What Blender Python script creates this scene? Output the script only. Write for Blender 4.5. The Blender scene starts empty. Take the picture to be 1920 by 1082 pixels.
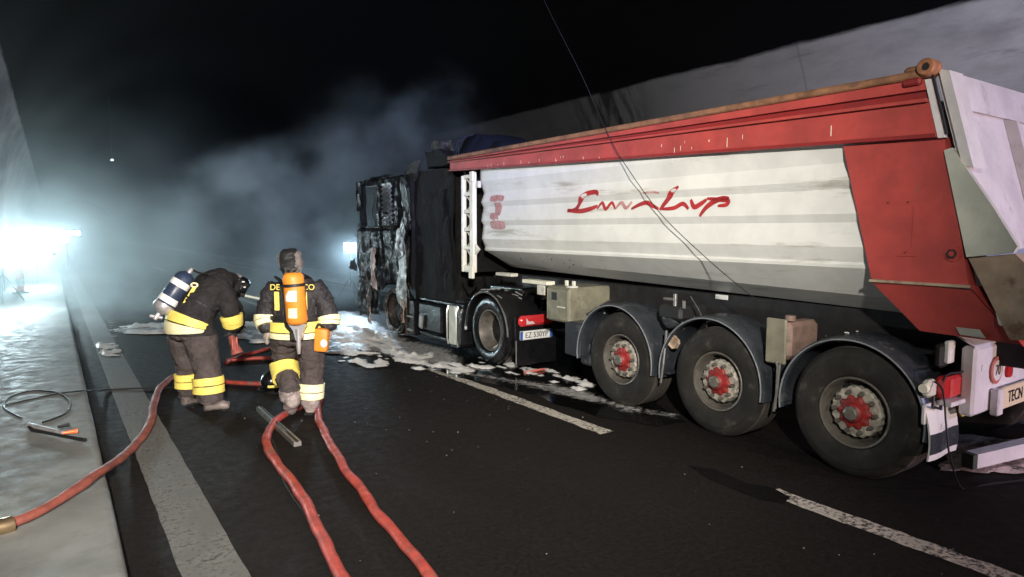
import bpy, bmesh, math, random
from mathutils import Vector, Matrix, noise
random.seed(7)
PI = math.pi
S = bpy.context.scene
COL = S.collection

# ------------------------------------------------------------------ camera
CAMF, CAMH = 1250.0, 2.0
PITCH = math.atan((541 - 430) / CAMF)
YAW = math.atan((960 - 95) * math.cos(PITCH) / CAMF)
cam = bpy.data.cameras.new('camera')
cam.sensor_width = 36.0
cam.lens = 36.0 * CAMF / 1920.0
cam.clip_start, cam.clip_end = 0.05, 600.0
camo = bpy.data.objects.new('camera', cam)
COL.objects.link(camo)
camo.location = (0, 0, CAMH)
camo.rotation_euler = (PI / 2 - PITCH, 0, -YAW)
S.camera = camo

# ------------------------------------------------------------------ world: night
W = bpy.data.worlds.new('World')
S.world = W
W.use_nodes = True
wn = W.node_tree
bg = wn.nodes['Background']
sky = wn.nodes.new('ShaderNodeTexSky')
sky.sky_type = 'NISHITA'
sky.sun_disc = False
sky.sun_elevation = math.radians(-4)
sky.sun_rotation = math.radians(180)
wn.links.new(sky.outputs[0], bg.inputs[0])
bg.inputs[1].default_value = 0.05

# ------------------------------------------------------------------ lamps of the rescue vehicles, one added wall lamp
def aim(o, target):
    d = Vector(target) - Vector(o.location)
    o.rotation_euler = d.to_track_quat('-Z', 'Y').to_euler()
def spot(name, loc, target, watts, col, size_deg, blend=0.5, rad=0.12):
    l = bpy.data.lights.new(name, 'SPOT')
    l.energy, l.color = watts, col
    l.spot_size, l.spot_blend, l.shadow_soft_size = math.radians(size_deg), blend, rad
    o = bpy.data.objects.new(name, l)
    COL.objects.link(o)
    o.location = loc
    aim(o, target)
    return o
# an added wall lamp, and work lights on the fire engine that stands behind the photographer
spot('engine_work_light', (-0.85, -1.9, 3.9), (3.5, 11.0, 1.9), 12000, (1.0, 0.94, 0.85), 86, 1.0, 0.14)
spot('engine_side_light', (2.4, -5.2, 3.6), (2.6, 7.0, 0.5), 1500, (1.0, 0.86, 0.74), 44, 0.8, 0.14)
spot('wall_fill_light', (3.6, -5.5, 3.2), (9.3, 0.6, 5.0), 8000, (0.92, 0.90, 1.0), 50, 0.8, 0.14)  # added fill lamp, only there to brighten the right tunnel wall
spot('engine_roof_beacon', (1.4, -6.2, 3.9), (5.2, 16.0, 4.6), 12000, (0.16, 0.28, 1.0), 26, 0.8, 0.10)
# lights of the vehicle standing behind the trailer
spot('rear_vehicle_headlight', (5.9, -4.2, 1.2), (6.0, 2.0, 1.2), 1000, (1.0, 0.70, 0.65), 70, 0.7, 0.10)
spot('rear_vehicle_beacon', (7.6, -3.6, 2.6), (6.6, 2.2, 2.6), 600, (0.50, 0.56, 1.0), 75, 0.7, 0.10)

# ------------------------------------------------------------------ render settings
S.view_settings.view_transform = 'Standard'
S.view_settings.look = 'None'
S.view_settings.exposure = 0.0
S.view_settings.gamma = 1.0
S.view_settings.use_curve_mapping = False
cy = S.cycles
cy.use_denoising = True
cy.max_bounces = 5
cy.diffuse_bounces = 3
cy.glossy_bounces = 3
cy.volume_bounces = 0
cy.transparent_max_bounces = 8
cy.volume_step_rate = 1.0
cy.volume_max_steps = 256
cy.sample_clamp_indirect = 6.0

# ------------------------------------------------------------------ placing helpers (pixel of the survey sketch -> point in the place)
F_ = Vector((math.sin(YAW) * math.cos(PITCH), math.cos(YAW) * math.cos(PITCH), -math.sin(PITCH)))
R_ = Vector((math.cos(YAW), -math.sin(YAW), 0))
U_ = R_.cross(F_)
C_ = Vector((0, 0, CAMH))
def _ray(x, y):
    return F_ + R_ * ((x - 960) / CAMF) + U_ * ((541 - y) / CAMF)
def G(x, y, z=0.0):
    d = _ray(x, y); return C_ + d * ((z - CAMH) / d.z)
def PX(x, y, X0):
    d = _ray(x, y); return C_ + d * (X0 / d.x)
def PY(x, y, Y0):
    d = _ray(x, y); return C_ + d * (Y0 / d.y)

# ------------------------------------------------------------------ materials
def newmat(name):
    m = bpy.data.materials.new(name)
    m.use_nodes = True
    nt = m.node_tree
    return m, nt, nt.nodes['Principled BSDF']
def N(nt, t, **kw):
    n = nt.nodes.new(t)
    for k, v in kw.items():
        setattr(n, k, v)
    return n
def coords(nt, rnd=True, scale=(1, 1, 1)):
    tc = N(nt, 'ShaderNodeTexCoord')
    mp = N(nt, 'ShaderNodeMapping')
    mp.inputs['Scale'].default_value = scale
    nt.links.new(tc.outputs['Object'], mp.inputs['Vector'])
    if rnd:
        oi = N(nt, 'ShaderNodeObjectInfo')
        cb = N(nt, 'ShaderNodeVectorMath', operation='SCALE')
        cb.inputs[0].default_value = (37, 19, 53)
        nt.links.new(oi.outputs['Random'], cb.inputs['Scale'])
        nt.links.new(cb.outputs[0], mp.inputs['Location'])
    return mp.outputs[0]
def noise_n(nt, vec, scale, detail=5, rough=0.6):
    n = N(nt, 'ShaderNodeTexNoise')
    n.inputs['Scale'].default_value = scale
    n.inputs['Detail'].default_value = detail
    n.inputs['Roughness'].default_value = rough
    nt.links.new(vec, n.inputs['Vector'])
    return n.outputs['Fac']
def maprange(nt, v, a, b, c=0.0, d=1.0, smooth=True):
    n = N(nt, 'ShaderNodeMapRange')
    n.interpolation_type = 'SMOOTHSTEP' if smooth else 'LINEAR'
    n.inputs[1].default_value, n.inputs[2].default_value = a, b
    n.inputs[3].default_value, n.inputs[4].default_value = c, d
    nt.links.new(v, n.inputs[0])
    return n.outputs[0]
def mixc(nt, fac, a, b, blend='MIX'):
    n = N(nt, 'ShaderNodeMix', data_type='RGBA', blend_type=blend)
    for sock, v in ((n.inputs[0], fac), (n.inputs[6], a), (n.inputs[7], b)):
        if hasattr(v, 'links'):
            nt.links.new(v, sock)
        elif isinstance(v, (int, float)):
            sock.default_value = v
        else:
            sock.default_value = (*v, 1)
    return n.outputs[2]
def math_n(nt, op, a, b=0.0):
    n = N(nt, 'ShaderNodeMath', operation=op)
    for sock, v in ((n.inputs[0], a), (n.inputs[1], b)):
        if hasattr(v, 'links'):
            nt.links.new(v, sock)
        else:
            sock.default_value = v
    return n.outputs[0]
def bump_n(nt, bsdf, h, strength=0.3, dist=0.01):
    b = N(nt, 'ShaderNodeBump')
    b.inputs['Strength'].default_value = strength
    b.inputs['Distance'].default_value = dist
    nt.links.new(h, b.inputs['Height'])
    nt.links.new(b.outputs[0], bsdf.inputs['Normal'])
def M(name, col, rough=0.6, metal=0.0, var=0.3, scale=5.0, dirt=None, damt=0.5, dscale=3.0, dstretch=(1, 1, 1),
      bump=0.15, bscale=60.0, bdist=0.004, spec=0.5, coat=0.0):
    m, nt, b = newmat(name)
    v = coords(nt)
    n1 = noise_n(nt, v, scale)
    dark = tuple(c * (1 - var) for c in col)
    lite = tuple(min(1, c * (1 + var * 0.6)) for c in col)
    c = mixc(nt, maprange(nt, n1, 0.3, 0.7), dark, lite)
    r = maprange(nt, n1, 0.3, 0.7, min(1, rough + 0.1), max(0.03, rough - 0.08))
    if dirt is not None:
        v2 = coords(nt, True, dstretch)
        n2 = noise_n(nt, v2, dscale, 8, 0.7)
        lo = 0.78 - 0.5 * damt
        f = maprange(nt, n2, lo, lo + 0.16)
        c = mixc(nt, f, c, dirt)
    nt.links.new(c, b.inputs['Base Color'])
    nt.links.new(r, b.inputs['Roughness'])
    b.inputs['Metallic'].default_value = metal
    b.inputs['Specular IOR Level'].default_value = spec
    b.inputs['Coat Weight'].default_value = coat
    if bump:
        bump_n(nt, b, noise_n(nt, v, bscale, 4), bump, bdist)
    return m
def emis(name, col, strength):
    m, nt, b = newmat(name)
    b.inputs['Base Color'].default_value = (0.8, 0.8, 0.8, 1)
    b.inputs['Emission Color'].default_value = (*col, 1)
    b.inputs['Emission Strength'].default_value = strength
    return m

MT = {}
# asphalt
m, nt, b = newmat('asphalt')
v = coords(nt, False)
big = noise_n(nt, v, 0.5, 4)
fine = noise_n(nt, v, 34, 8, 1.0)
mid = noise_n(nt, v, 9, 6, 0.7)
c = mixc(nt, maprange(nt, big, 0.3, 0.7), (0.0055, 0.0043, 0.0038), (0.0125, 0.0098, 0.0086))
c = mixc(nt, maprange(nt, fine, 0.41, 0.63), mixc(nt, 0.8, c, (0.003, 0.003, 0.003)), mixc(nt, 0.38, c, (0.062, 0.050, 0.043)))
c = mixc(nt, maprange(nt, mid, 0.55, 0.75, 0, 0.35), c, (0.012, 0.012, 0.012))
nt.links.new(c, b.inputs['Base Color'])
nt.links.new(maprange(nt, mid, 0.3, 0.7, 0.62, 0.85), b.inputs['Roughness'])
b.inputs['Specular IOR Level'].default_value = 0.14
bump_n(nt, b, fine, 1.0, 0.008)
MT['asphalt'] = m
# worn road paint: paint colour broken by asphalt grain
def worn_paint(name, col, lo, hi):
    m, nt, b = newmat(name)
    v = coords(nt, False)
    g = noise_n(nt, v, 28, 8, 0.75)
    g2 = noise_n(nt, v, 3.0, 4)
    f = maprange(nt, math_n(nt, 'ADD', math_n(nt, 'MULTIPLY', g, 0.7), math_n(nt, 'MULTIPLY', g2, 0.3)), lo, hi)
    c = mixc(nt, f, (0.03, 0.028, 0.025), mixc(nt, maprange(nt, g2, 0.35, 0.65), col, tuple(x * 0.72 for x in col)))
    nt.links.new(c, b.inputs['Base Color'])
    b.inputs['Roughness'].default_value = 0.75
    bump_n(nt, b, noise_n(nt, v, 120, 3), 0.5, 0.005)
    return m
MT['paint_line'] = worn_paint('white_line_paint', (0.62, 0.58, 0.50), 0.43, 0.53)
MT['edge_paint'] = worn_paint('edge_line_paint', (0.15, 0.15, 0.14), 0.36, 0.52)
# concrete of the walkway
m, nt, b = newmat('walkway_concrete')
v = coords(nt, False)
a1, a2, a3 = noise_n(nt, v, 1.3, 6), noise_n(nt, v, 6, 8, 0.7), noise_n(nt, v, 90, 3)
c = mixc(nt, maprange(nt, a1, 0.3, 0.7), (0.135, 0.142, 0.134), (0.245, 0.252, 0.24))
c = mixc(nt, maprange(nt, a2, 0.52, 0.74, 0, 0.6), c, (0.11, 0.11, 0.10))
nt.links.new(c, b.inputs['Base Color'])
nt.links.new(maprange(nt, a2, 0.3, 0.7, 0.5, 0.85), b.inputs['Roughness'])
bump_n(nt, b, math_n(nt, 'ADD', a2, math_n(nt, 'MULTIPLY', a3, 0.5)), 0.12, 0.003)
MT['concrete'] = m
# tunnel lining: pale concrete low down, soot of the fire on the vault above about 4.8 m
m, nt, b = newmat('tunnel_lining')
v = coords(nt, False)
sep = N(nt, 'ShaderNodeSeparateXYZ')
nt.links.new(v, sep.inputs[0])
vs = coords(nt, False, (0.7, 0.25, 0.7))
e1 = noise_n(nt, vs, 2.2, 8, 0.65)
e2 = noise_n(nt, coords(nt, False, (1, 0.16, 1)), 4, 8, 0.7)
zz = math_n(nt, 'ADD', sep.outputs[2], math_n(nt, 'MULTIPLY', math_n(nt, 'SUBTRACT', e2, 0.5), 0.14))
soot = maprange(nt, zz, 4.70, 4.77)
c = mixc(nt, maprange(nt, e1, 0.3, 0.7), (0.14, 0.136, 0.145), (0.27, 0.265, 0.28))
c = mixc(nt, maprange(nt, e2, 0.56, 0.74, 0, 0.6), c, (0.06, 0.058, 0.062))
jy = math_n(nt, 'ABSOLUTE', math_n(nt, 'SUBTRACT', math_n(nt, 'FRACT', math_n(nt, 'MULTIPLY', sep.outputs[1], 0.25)), 0.5))
c = mixc(nt, maprange(nt, jy, 0.006, 0.003, 0, 0.22), c, (0.03, 0.03, 0.03))
# soot streaks running down beside the joint opposite the cab
sy = math_n(nt, 'ABSOLUTE', math_n(nt, 'SUBTRACT', sep.outputs[1], 10.3))
st = noise_n(nt, coords(nt, False, (1, 2.2, 0.45)), 2.0, 8, 0.65)
stm = math_n(nt, 'MULTIPLY', maprange(nt, sy, 1.5, 0.2), maprange(nt, st, 0.40, 0.58))
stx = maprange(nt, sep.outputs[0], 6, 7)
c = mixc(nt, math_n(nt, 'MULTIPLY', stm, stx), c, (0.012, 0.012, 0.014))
fy = math_n(nt, 'MULTIPLY', maprange(nt, math_n(nt, 'ADD', sep.outputs[1], math_n(nt, 'MULTIPLY', math_n(nt, 'SUBTRACT', e1, .5), 9.0)), 3.0, 12.5, 0, .88), stx)  # soot tone growing along the wall; also paints in the lamplight's falloff
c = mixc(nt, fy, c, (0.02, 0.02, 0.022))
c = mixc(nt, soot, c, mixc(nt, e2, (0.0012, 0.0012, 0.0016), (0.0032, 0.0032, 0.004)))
nt.links.new(c, b.inputs['Base Color'])
b.inputs['Roughness'].default_value = 0.9
b.inputs['Specular IOR Level'].default_value = 0.03
bump_n(nt, b, e2, 0.2, 0.02)
MT['lining'] = m

MT['white_body'] = M('trailer_white_paint', (0.74, 0.745, 0.71), 0.38, 0, 0.10, 2.5, (0.40, 0.38, 0.32), 0.45, 2.6, (1, 0.22, 1.6), 0.05, 30, spec=0.4)
MT['dusty_white'] = M('dusty_white_paint', (0.60, 0.58, 0.50), 0.55, 0, 0.2, 4, (0.30, 0.27, 0.21), 0.5, 4, (1, 1, 1), 0.1, 40)
MT['cream'] = M('cream_paint', (0.78, 0.75, 0.62), 0.5, 0, 0.12, 6, (0.35, 0.30, 0.22), 0.36, 9, (1, 1, 1), 0.1)
MT['red'] = M('red_paint', (0.42, 0.066, 0.058), 0.45, 0, 0.22, 3, (0.30, 0.10, 0.085), 0.40, 7, (1, 3.0, 0.35), 0.05, 25, spec=0.4)
MT['dark_red'] = M('dark_red_paint', (0.25, 0.022, 0.022), 0.5, 0, 0.2, 3, (0.35, 0.16, 0.12), 0.22, 6, (1, 1, 0.3))
MT['rust'] = M('rusty_rail', (0.26, 0.125, 0.065), 0.7, 0.1, 0.4, 8, (0.10, 0.055, 0.04), 0.5, 5, (1, 0.4, 1), 0.3, 60)
MT['rust_orange'] = M('rust_orange', (0.36, 0.15, 0.07), 0.7, 0.1, 0.35, 14)
MT['olive'] = M('olive_box_paint', (0.21, 0.20, 0.145), 0.6, 0, 0.25, 6, (0.12, 0.11, 0.085), 0.45, 5)
MT['greygreen'] = M('pale_grey_green', (0.55, 0.57, 0.50), 0.5, 0, 0.18, 4, (0.16, 0.12, 0.08), 0.34, 5)
MT['rear_white'] = M('rear_white_paint', (0.70, 0.68, 0.69), 0.5, 0, 0.15, 3, (0.40, 0.36, 0.38), 0.46, 4, (1, 1, 0.5), 0.1)
MT['rusty_plate'] = M('rusty_plate', (0.42, 0.32, 0.23), 0.65, 0, 0.3, 4, (0.20, 0.11, 0.07), 0.5, 5)
MT['tank_brown'] = M('brownish_tank', (0.24, 0.16, 0.13), 0.6, 0, 0.3, 6, (0.08, 0.06, 0.05), 0.45, 6)
MT['chassis'] = M('chassis_black', (0.022, 0.022, 0.024), 0.6, 0.2, 0.4, 6, (0.07, 0.06, 0.05), 0.35, 6)
MT['fender'] = M('fender_plastic', (0.034, 0.039, 0.047), 0.27, 0, 0.4, 4, (0.14, 0.14, 0.14), 0.42, 7, (1, 1, 1), 0.12, 90, spec=0.5)
MT['fender_edge'] = M('fender_edge', (0.20, 0.22, 0.24), 0.5, 0, 0.25, 9)
MT['tyre'] = M('tyre_rubber', (0.024, 0.0225, 0.0205), 0.72, 0, 0.35, 5, (0.080, 0.070, 0.056), 0.46, 5, (1, 1, 1), 0.25, 120, spec=0.25)
MT['tread'] = M('tyre_tread', (0.055, 0.046, 0.038), 0.85, 0, 0.35, 14, (0.13, 0.11, 0.085), 0.4, 7)
MT['rim'] = M('dusty_steel_rim', (0.17, 0.155, 0.135), 0.5, 0.4, 0.4, 7, (0.05, 0.045, 0.04), 0.5, 7)
MT['hubring'] = M('dusty_hub_ring', (0.42, 0.39, 0.33), 0.7, 0.2, 0.45, 16, (0.10, 0.09, 0.075), 0.5, 10, bump=0.1)
MT['hubred'] = M('red_hub', (0.26, 0.019, 0.017), 0.55, 0, 0.3, 12, (0.11, 0.045, 0.035), 0.50, 16)
MT['hubcap'] = M('hub_cap_steel', (0.25, 0.235, 0.2), 0.45, 0.6, 0.3, 20)
MT['black'] = M('black_rubber', (0.012, 0.012, 0.012), 0.55, 0, 0.3, 10)
MT['gloss_black'] = M('wet_black', (0.008, 0.008, 0.009), 0.16, 0, 0.3, 9, (0.03, 0.03, 0.03), 0.3, 12, (1, 1, 1), 0.5, 22, 0.02, spec=0.7)
MT['tarp'] = M('blue_tarpaulin', (0.010, 0.013, 0.024), 0.5, 0, 0.4, 6, (0.05, 0.055, 0.07), 0.34, 9, (1, 1, 1), 0.4, 25, 0.02)
MT['lamp_red'] = M('red_lens', (0.55, 0.03, 0.035), 0.15, 0, 0.1, 30, coat=0.5, bump=0.2, bscale=90)
MT['lamp_pale'] = M('pale_lens', (0.75, 0.55, 0.55), 0.15, 0, 0.1, 30, coat=0.5)
MT['white_plate'] = M('white_plate', (0.72, 0.72, 0.70), 0.4, 0, 0.06, 12)
MT['yellow_plate'] = M('cream_plate', (0.80, 0.68, 0.46), 0.4, 0, 0.06, 12)
MT['plate_blue'] = M('plate_blue', (0.03, 0.10, 0.36), 0.4, 0, 0.1, 10)
MT['ink'] = M('black_ink', (0.012, 0.012, 0.013), 0.5, 0, 0.1, 10, bump=0)
MT['ink_red'] = M('red_lettering', (0.42, 0.03, 0.035), 0.5, 0, 0.25, 9, bump=0)
MT['ink_pink'] = M('faded_red_lettering', (0.50, 0.25, 0.24), 0.5, 0, 0.25, 9, bump=0)
MT['sign_red'] = M('sign_red', (0.55, 0.16, 0.13), 0.45, 0, 0.1, 10)
MT['steel'] = M('galvanised_steel', (0.45, 0.44, 0.42), 0.35, 0.8, 0.3, 10)
MT['alu'] = M('scorched_aluminium', (0.36, 0.345, 0.32), 0.40, 0.6, 0.6, 7, (0.03, 0.028, 0.026), 0.56, 5, (1, 1, 1), 0.6, 14, 0.03)
# burnt cab: soot with bare metal shining through in patches
def burnt(name, base, bare, lo, hi, scale, stretch, rough0=0.7, rough1=0.22, bst=0.7, ash=0.9):
    m, nt, b = newmat(name)
    v = coords(nt, True, stretch)
    n1 = noise_n(nt, v, scale, 7, 0.65)
    n2 = noise_n(nt, coords(nt, True), 9, 6, 0.6)
    f = maprange(nt, n1, lo, hi)
    c = mixc(nt, maprange(nt, n2, 0.35, 0.65), base, tuple(x * 2.2 for x in base))
    n3 = noise_n(nt, coords(nt, True, (1, 1, .7)), 4.2, 8, 0.7)
    c = mixc(nt, maprange(nt, n3, .52, .70, 0, ash), c, (0.115, 0.108, 0.098))
    n4 = noise_n(nt, coords(nt, True, (1.3, 1, .5)), 3.1, 8, 0.72)
    c = mixc(nt, maprange(nt, n4, .56, .68, 0, ash), c, (0.10, 0.048, 0.026))
    c = mixc(nt, f, c, bare)
    nt.links.new(c, b.inputs['Base Color'])
    nt.links.new(maprange(nt, f, 0, 1, rough0, rough1), b.inputs['Roughness'])
    nt.links.new(math_n(nt, 'MULTIPLY', f, 0.75), b.inputs['Metallic'])
    b.inputs['Specular IOR Level'].default_value = 0.3
    bump_n(nt, b, math_n(nt, 'ADD', n1, math_n(nt, 'MULTIPLY', n2, 0.6)), bst, 0.05)
    return m
MT['burnt'] = burnt('burnt_panel', (0.012, 0.0115, 0.011), (0.30, 0.29, 0.27), 0.60, 0.74, 2.2, (1, 1, 0.6))
MT['burnt_bare'] = burnt('burnt_bare_metal', (0.04, 0.038, 0.035), (0.52, 0.50, 0.47), 0.46, 0.62, 3.0, (1, 1, 0.7), 0.5, 0.25)
MT['burnt_door'] = burnt('scorched_door', (0.035, 0.036, 0.034), (0.22, 0.22, 0.20), 0.54, 0.70, 2.4, (1, 1, .8), 0.45, 0.25, 0.5, ash=0.5)
MT['burnt_wet'] = burnt('wet_burnt_skin', (0.010, 0.0098, 0.0095), (0.36, 0.35, 0.32), 0.57, 0.70, 2.6, (1, 1, 0.45), 0.26, 0.20, 0.45, ash=0.75)
MT['soot'] = burnt('sooty_panel', (0.0022, 0.0022, 0.0024), (0.035, 0.035, 0.035), 0.62, 0.8, 2.0, (1, 1, .6), 0.85, 0.5, 0.9, ash=0.12)
MT['melted'] = burnt('melted_pink_plastic', (0.16, 0.11, 0.09), (0.60, 0.45, 0.38), 0.42, 0.62, 5, (1, 1, 0.5), 0.5, 0.35, ash=0.3)
MT['foam'] = M('fire_foam', (0.82, 0.81, 0.79), 0.5, 0, 0.12, 8, bump=0.6, bscale=35, bdist=0.015)
MT['slush'] = M('thin_foam_film', (0.30, 0.31, 0.31), 0.28, 0, 0.35, 3, (0.06, 0.06, 0.06), 0.42, 5, bump=0.4, bscale=40)
MT['puddle'] = M('foul_water', (0.006, 0.006, 0.006), 0.09, 0, 0.3, 2, bump=0.12, bscale=18, bdist=0.004, spec=0.6)
MT['hose'] = M('red_hose', (0.40, 0.060, 0.042), 0.5, 0, 0.35, 9, (0.20, 0.105, 0.08), 0.50, 4, (1, 1, 1), 0.5, 150)
MT['hose_brown'] = M('dirty_hose', (0.27, 0.075, 0.055), 0.65, 0, 0.3, 9, (0.12, 0.085, 0.07), 0.45, 6, (1, 1, 1), 0.2, 200)
MT['brass'] = M('brass', (0.55, 0.40, 0.24), 0.35, 0.9, 0.2, 12)
MT['jacket'] = M('turnout_jacket', (0.028, 0.0255, 0.027), 0.85, 0, 0.3, 8, (0.085, 0.075, 0.07), 0.3, 6, (1, 1, 1), 0.9, 22, 0.03, spec=0.2)
MT['jacket_wet'] = M('foam_spattered_jacket', (0.030, 0.028, 0.031), 0.55, 0, 0.35, 9, (0.25, 0.22, 0.22), 0.36, 11, (1, 1, 0.7), 0.9, 22, 0.03, spec=0.4)
MT['trousers'] = M('turnout_trousers', (0.080, 0.065, 0.062), 0.85, 0, 0.25, 7, (0.06, 0.048, 0.046), 0.36, 7, (1, 1, 0.5), 0.9, 18, 0.03, spec=0.2)
MT['reflect'] = M('yellow_reflective_tape', (0.92, 0.74, 0.16), 0.5, 0, 0.08, 12, bump=0.1, bscale=200)
MT['reflect_pale'] = M('pale_reflective_tape', (0.93, 0.86, 0.52), 0.45, 0, 0.08, 12, bump=0.1, bscale=200)
MT['skin_glove'] = M('work_glove', (0.34, 0.28, 0.25), 0.8, 0, 0.3, 14)
MT['glove_dark'] = M('dark_glove', (0.03, 0.027, 0.027), 0.8, 0, 0.3, 14)
MT['boot'] = M('scuffed_boot', (0.20, 0.165, 0.15), 0.5, 0, 0.5, 9, (0.05, 0.045, 0.045), 0.5, 9)
MT['foam_boot'] = M('foam_covered_boot', (0.30, 0.25, 0.235), 0.5, 0, 0.4, 12, (0.12, 0.10, 0.10), 0.45, 12, bump=0.6, bscale=30, bdist=0.02)
MT['orange'] = M('orange_cylinder', (0.78, 0.27, 0.03), 0.45, 0, 0.15, 8, (0.30, 0.20, 0.16), 0.22, 9)
MT['navy'] = M('dark_blue_cylinder', (0.03, 0.045, 0.085), 0.35, 0, 0.2, 9)
MT['silver'] = M('dull_silver', (0.55, 0.54, 0.55), 0.35, 0.6, 0.25, 14)
MT['hood'] = M('black_hood', (0.012, 0.012, 0.013), 0.65, 0, 0.3, 14)
MT['hood_pale'] = M('pale_hood_side', (0.17, 0.15, 0.145), 0.7, 0, 0.3, 14)
MT['white_print'] = M('white_print', (0.8, 0.8, 0.78), 0.5, 0, 0.05, 14, bump=0)
MT['cone_orange'] = M('marker_orange', (0.75, 0.17, 0.04), 0.5, 0, 0.1, 10)
MT['lamp_body'] = M('lamp_housing', (0.05, 0.05, 0.05), 0.5, 0.2, 0.2, 10)
MT['flood'] = emis('floodlight_lens', (0.86, 0.96, 1.0), 160)
MT['flood_blue'] = emis('blue_white_lens', (0.62, 0.84, 1.0), 60)
MT['tiny_lamp'] = emis('small_lamp_lens', (0.8, 1.0, 0.95), 2.5)
MT['debris'] = M('char_debris', (0.22, 0.20, 0.18), 0.6, 0, 0.8, 3)
MT['char'] = M('charred_bits', (0.015, 0.014, 0.013), 0.5, 0, 0.5, 5)
MT['foil'] = M('crumpled_foil', (0.70, 0.58, 0.52), 0.3, 0.6, 0.5, 6, (0.05, 0.04, 0.04), 0.5, 5, bump=0.6, bscale=12, bdist=0.05)
MT['tar'] = M('fresh_tar', (0.0022, 0.0022, 0.0022), 0.55, 0, 0.3, 20, bump=0.4, bscale=60, spec=0.2)
MT['green_end'] = M('dark_green_cap', (0.05, 0.065, 0.045), 0.6, 0, 0.3, 10)

# ------------------------------------------------------------------ mesh builder
class MB:
    def __init__(s):
        s.bm = bmesh.new()
    def box(s, c, size, bevel=0.0, rot=None, seg=1):
        r = bmesh.ops.create_cube(s.bm, size=1.0)
        vs = r['verts']
        bmesh.ops.scale(s.bm, vec=size, verts=vs)
        if bevel:
            es = {e for v in vs for e in v.link_edges}
            rb = bmesh.ops.bevel(s.bm, geom=list(es), offset=bevel, segments=seg, affect='EDGES', profile=0.5)
            vs = list({v for f in rb['faces'] for v in f.verts} | {v for v in vs if v.is_valid})
        if rot is not None:
            bmesh.ops.rotate(s.bm, verts=vs, matrix=rot)
        bmesh.ops.translate(s.bm, vec=c, verts=vs)
        return s
    def loft(s, rings, closed=True, cap=True):
        rs = [[s.bm.verts.new(p) for p in r] for r in rings]
        n = len(rs[0])
        for a, b in zip(rs, rs[1:]):
            for i in range(n if closed else n - 1):
                j = (i + 1) % n
                s.bm.faces.new((a[i], a[j], b[j], b[i]))
        if cap and closed:
            s.bm.faces.new(rs[0][::-1])
            s.bm.faces.new(rs[-1])
        return s
    def tube(s, path, r, seg=8, flat=1.0, cap=True, twist=0.0):
        path = [Vector(p) for p in path]
        rad = r if isinstance(r, (list, tuple)) else [r] * len(path)
        rings, up = [], None
        for i, p in enumerate(path):
            d = (path[min(i + 1, len(path) - 1)] - path[max(i - 1, 0)]).normalized()
            if up is None:
                up = Vector((0, 0, 1)) if abs(d.z) < 0.9 else Vector((1, 0, 0))
            side = d.cross(up)
            if side.length < 1e-4:
                side = d.orthogonal()
            side.normalize()
            up = side.cross(d).normalized()
            tw = twist * i
            rings.append([p + (side * math.cos(a + tw) + up * (math.sin(a + tw) * flat)) * rad[i]
                          for a in [2 * PI * k / seg for k in range(seg)]])
        return s.loft(rings, True, cap)
    def cyl(s, p0, p1, r0, r1=None, seg=16):
        return s.tube([p0, p1], [r0, r0 if r1 is None else r1], seg)
    def lathe(s, prof, axis='X', c=(0, 0, 0), seg=48, a0=0.0, a1=2 * PI):
        full = abs(a1 - a0 - 2 * PI) < 1e-6
        n = seg if full else seg + 1
        c = Vector(c)
        rings = []
        for k in range(n):
            a = a0 + (a1 - a0) * k / seg
            ca, sa = math.cos(a), math.sin(a)
            ring = []
            for (h, r) in prof:
                if axis == 'X': ring.append(c + Vector((h, r * ca, r * sa)))
                elif axis == 'Y': ring.append(c + Vector((r * ca, h, r * sa)))
                else: ring.append(c + Vector((r * ca, r * sa, h)))
            rings.append(ring)
        if full: rings.append(rings[0])
        vs = [[s.bm.verts.new(p) for p in r] for r in (rings[:-1] if full else rings)]
        if full: vs.append(vs[0])
        for a, b in zip(vs, vs[1:]):
            for i in range(len(prof) - 1):
                s.bm.faces.new((a[i], a[i + 1], b[i + 1], b[i]))
        return s
    def prism(s, poly, vec):
        vec = Vector(vec)
        a = [s.bm.verts.new(Vector(p)) for p in poly]
        b = [s.bm.verts.new(Vector(p) + vec) for p in poly]
        s.bm.faces.new(a)
        s.bm.faces.new(b[::-1])
        for i in range(len(a)):
            j = (i + 1) % len(a)
            s.bm.faces.new((a[j], a[i], b[i], b[j]))
        return s
    def ball(s, c, r, sub=2, scale=(1, 1, 1), rot=None):
        q = bmesh.ops.create_icosphere(s.bm, subdivisions=sub, radius=r)
        bmesh.ops.scale(s.bm, vec=scale, verts=q['verts'])
        if rot is not None: bmesh.ops.rotate(s.bm, verts=q['verts'], matrix=rot)
        bmesh.ops.translate(s.bm, vec=c, verts=q['verts'])
        return s
    def rough(s, amp, sc, seed=0.0, axes=(1, 1, 1)):
        for v in s.bm.verts:
            n = noise.noise_vector(Vector(v.co) * sc + Vector((seed, seed * 2, seed * 3)))
            v.co += Vector((n.x * axes[0], n.y * axes[1], n.z * axes[2])) * amp
        return s

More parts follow.
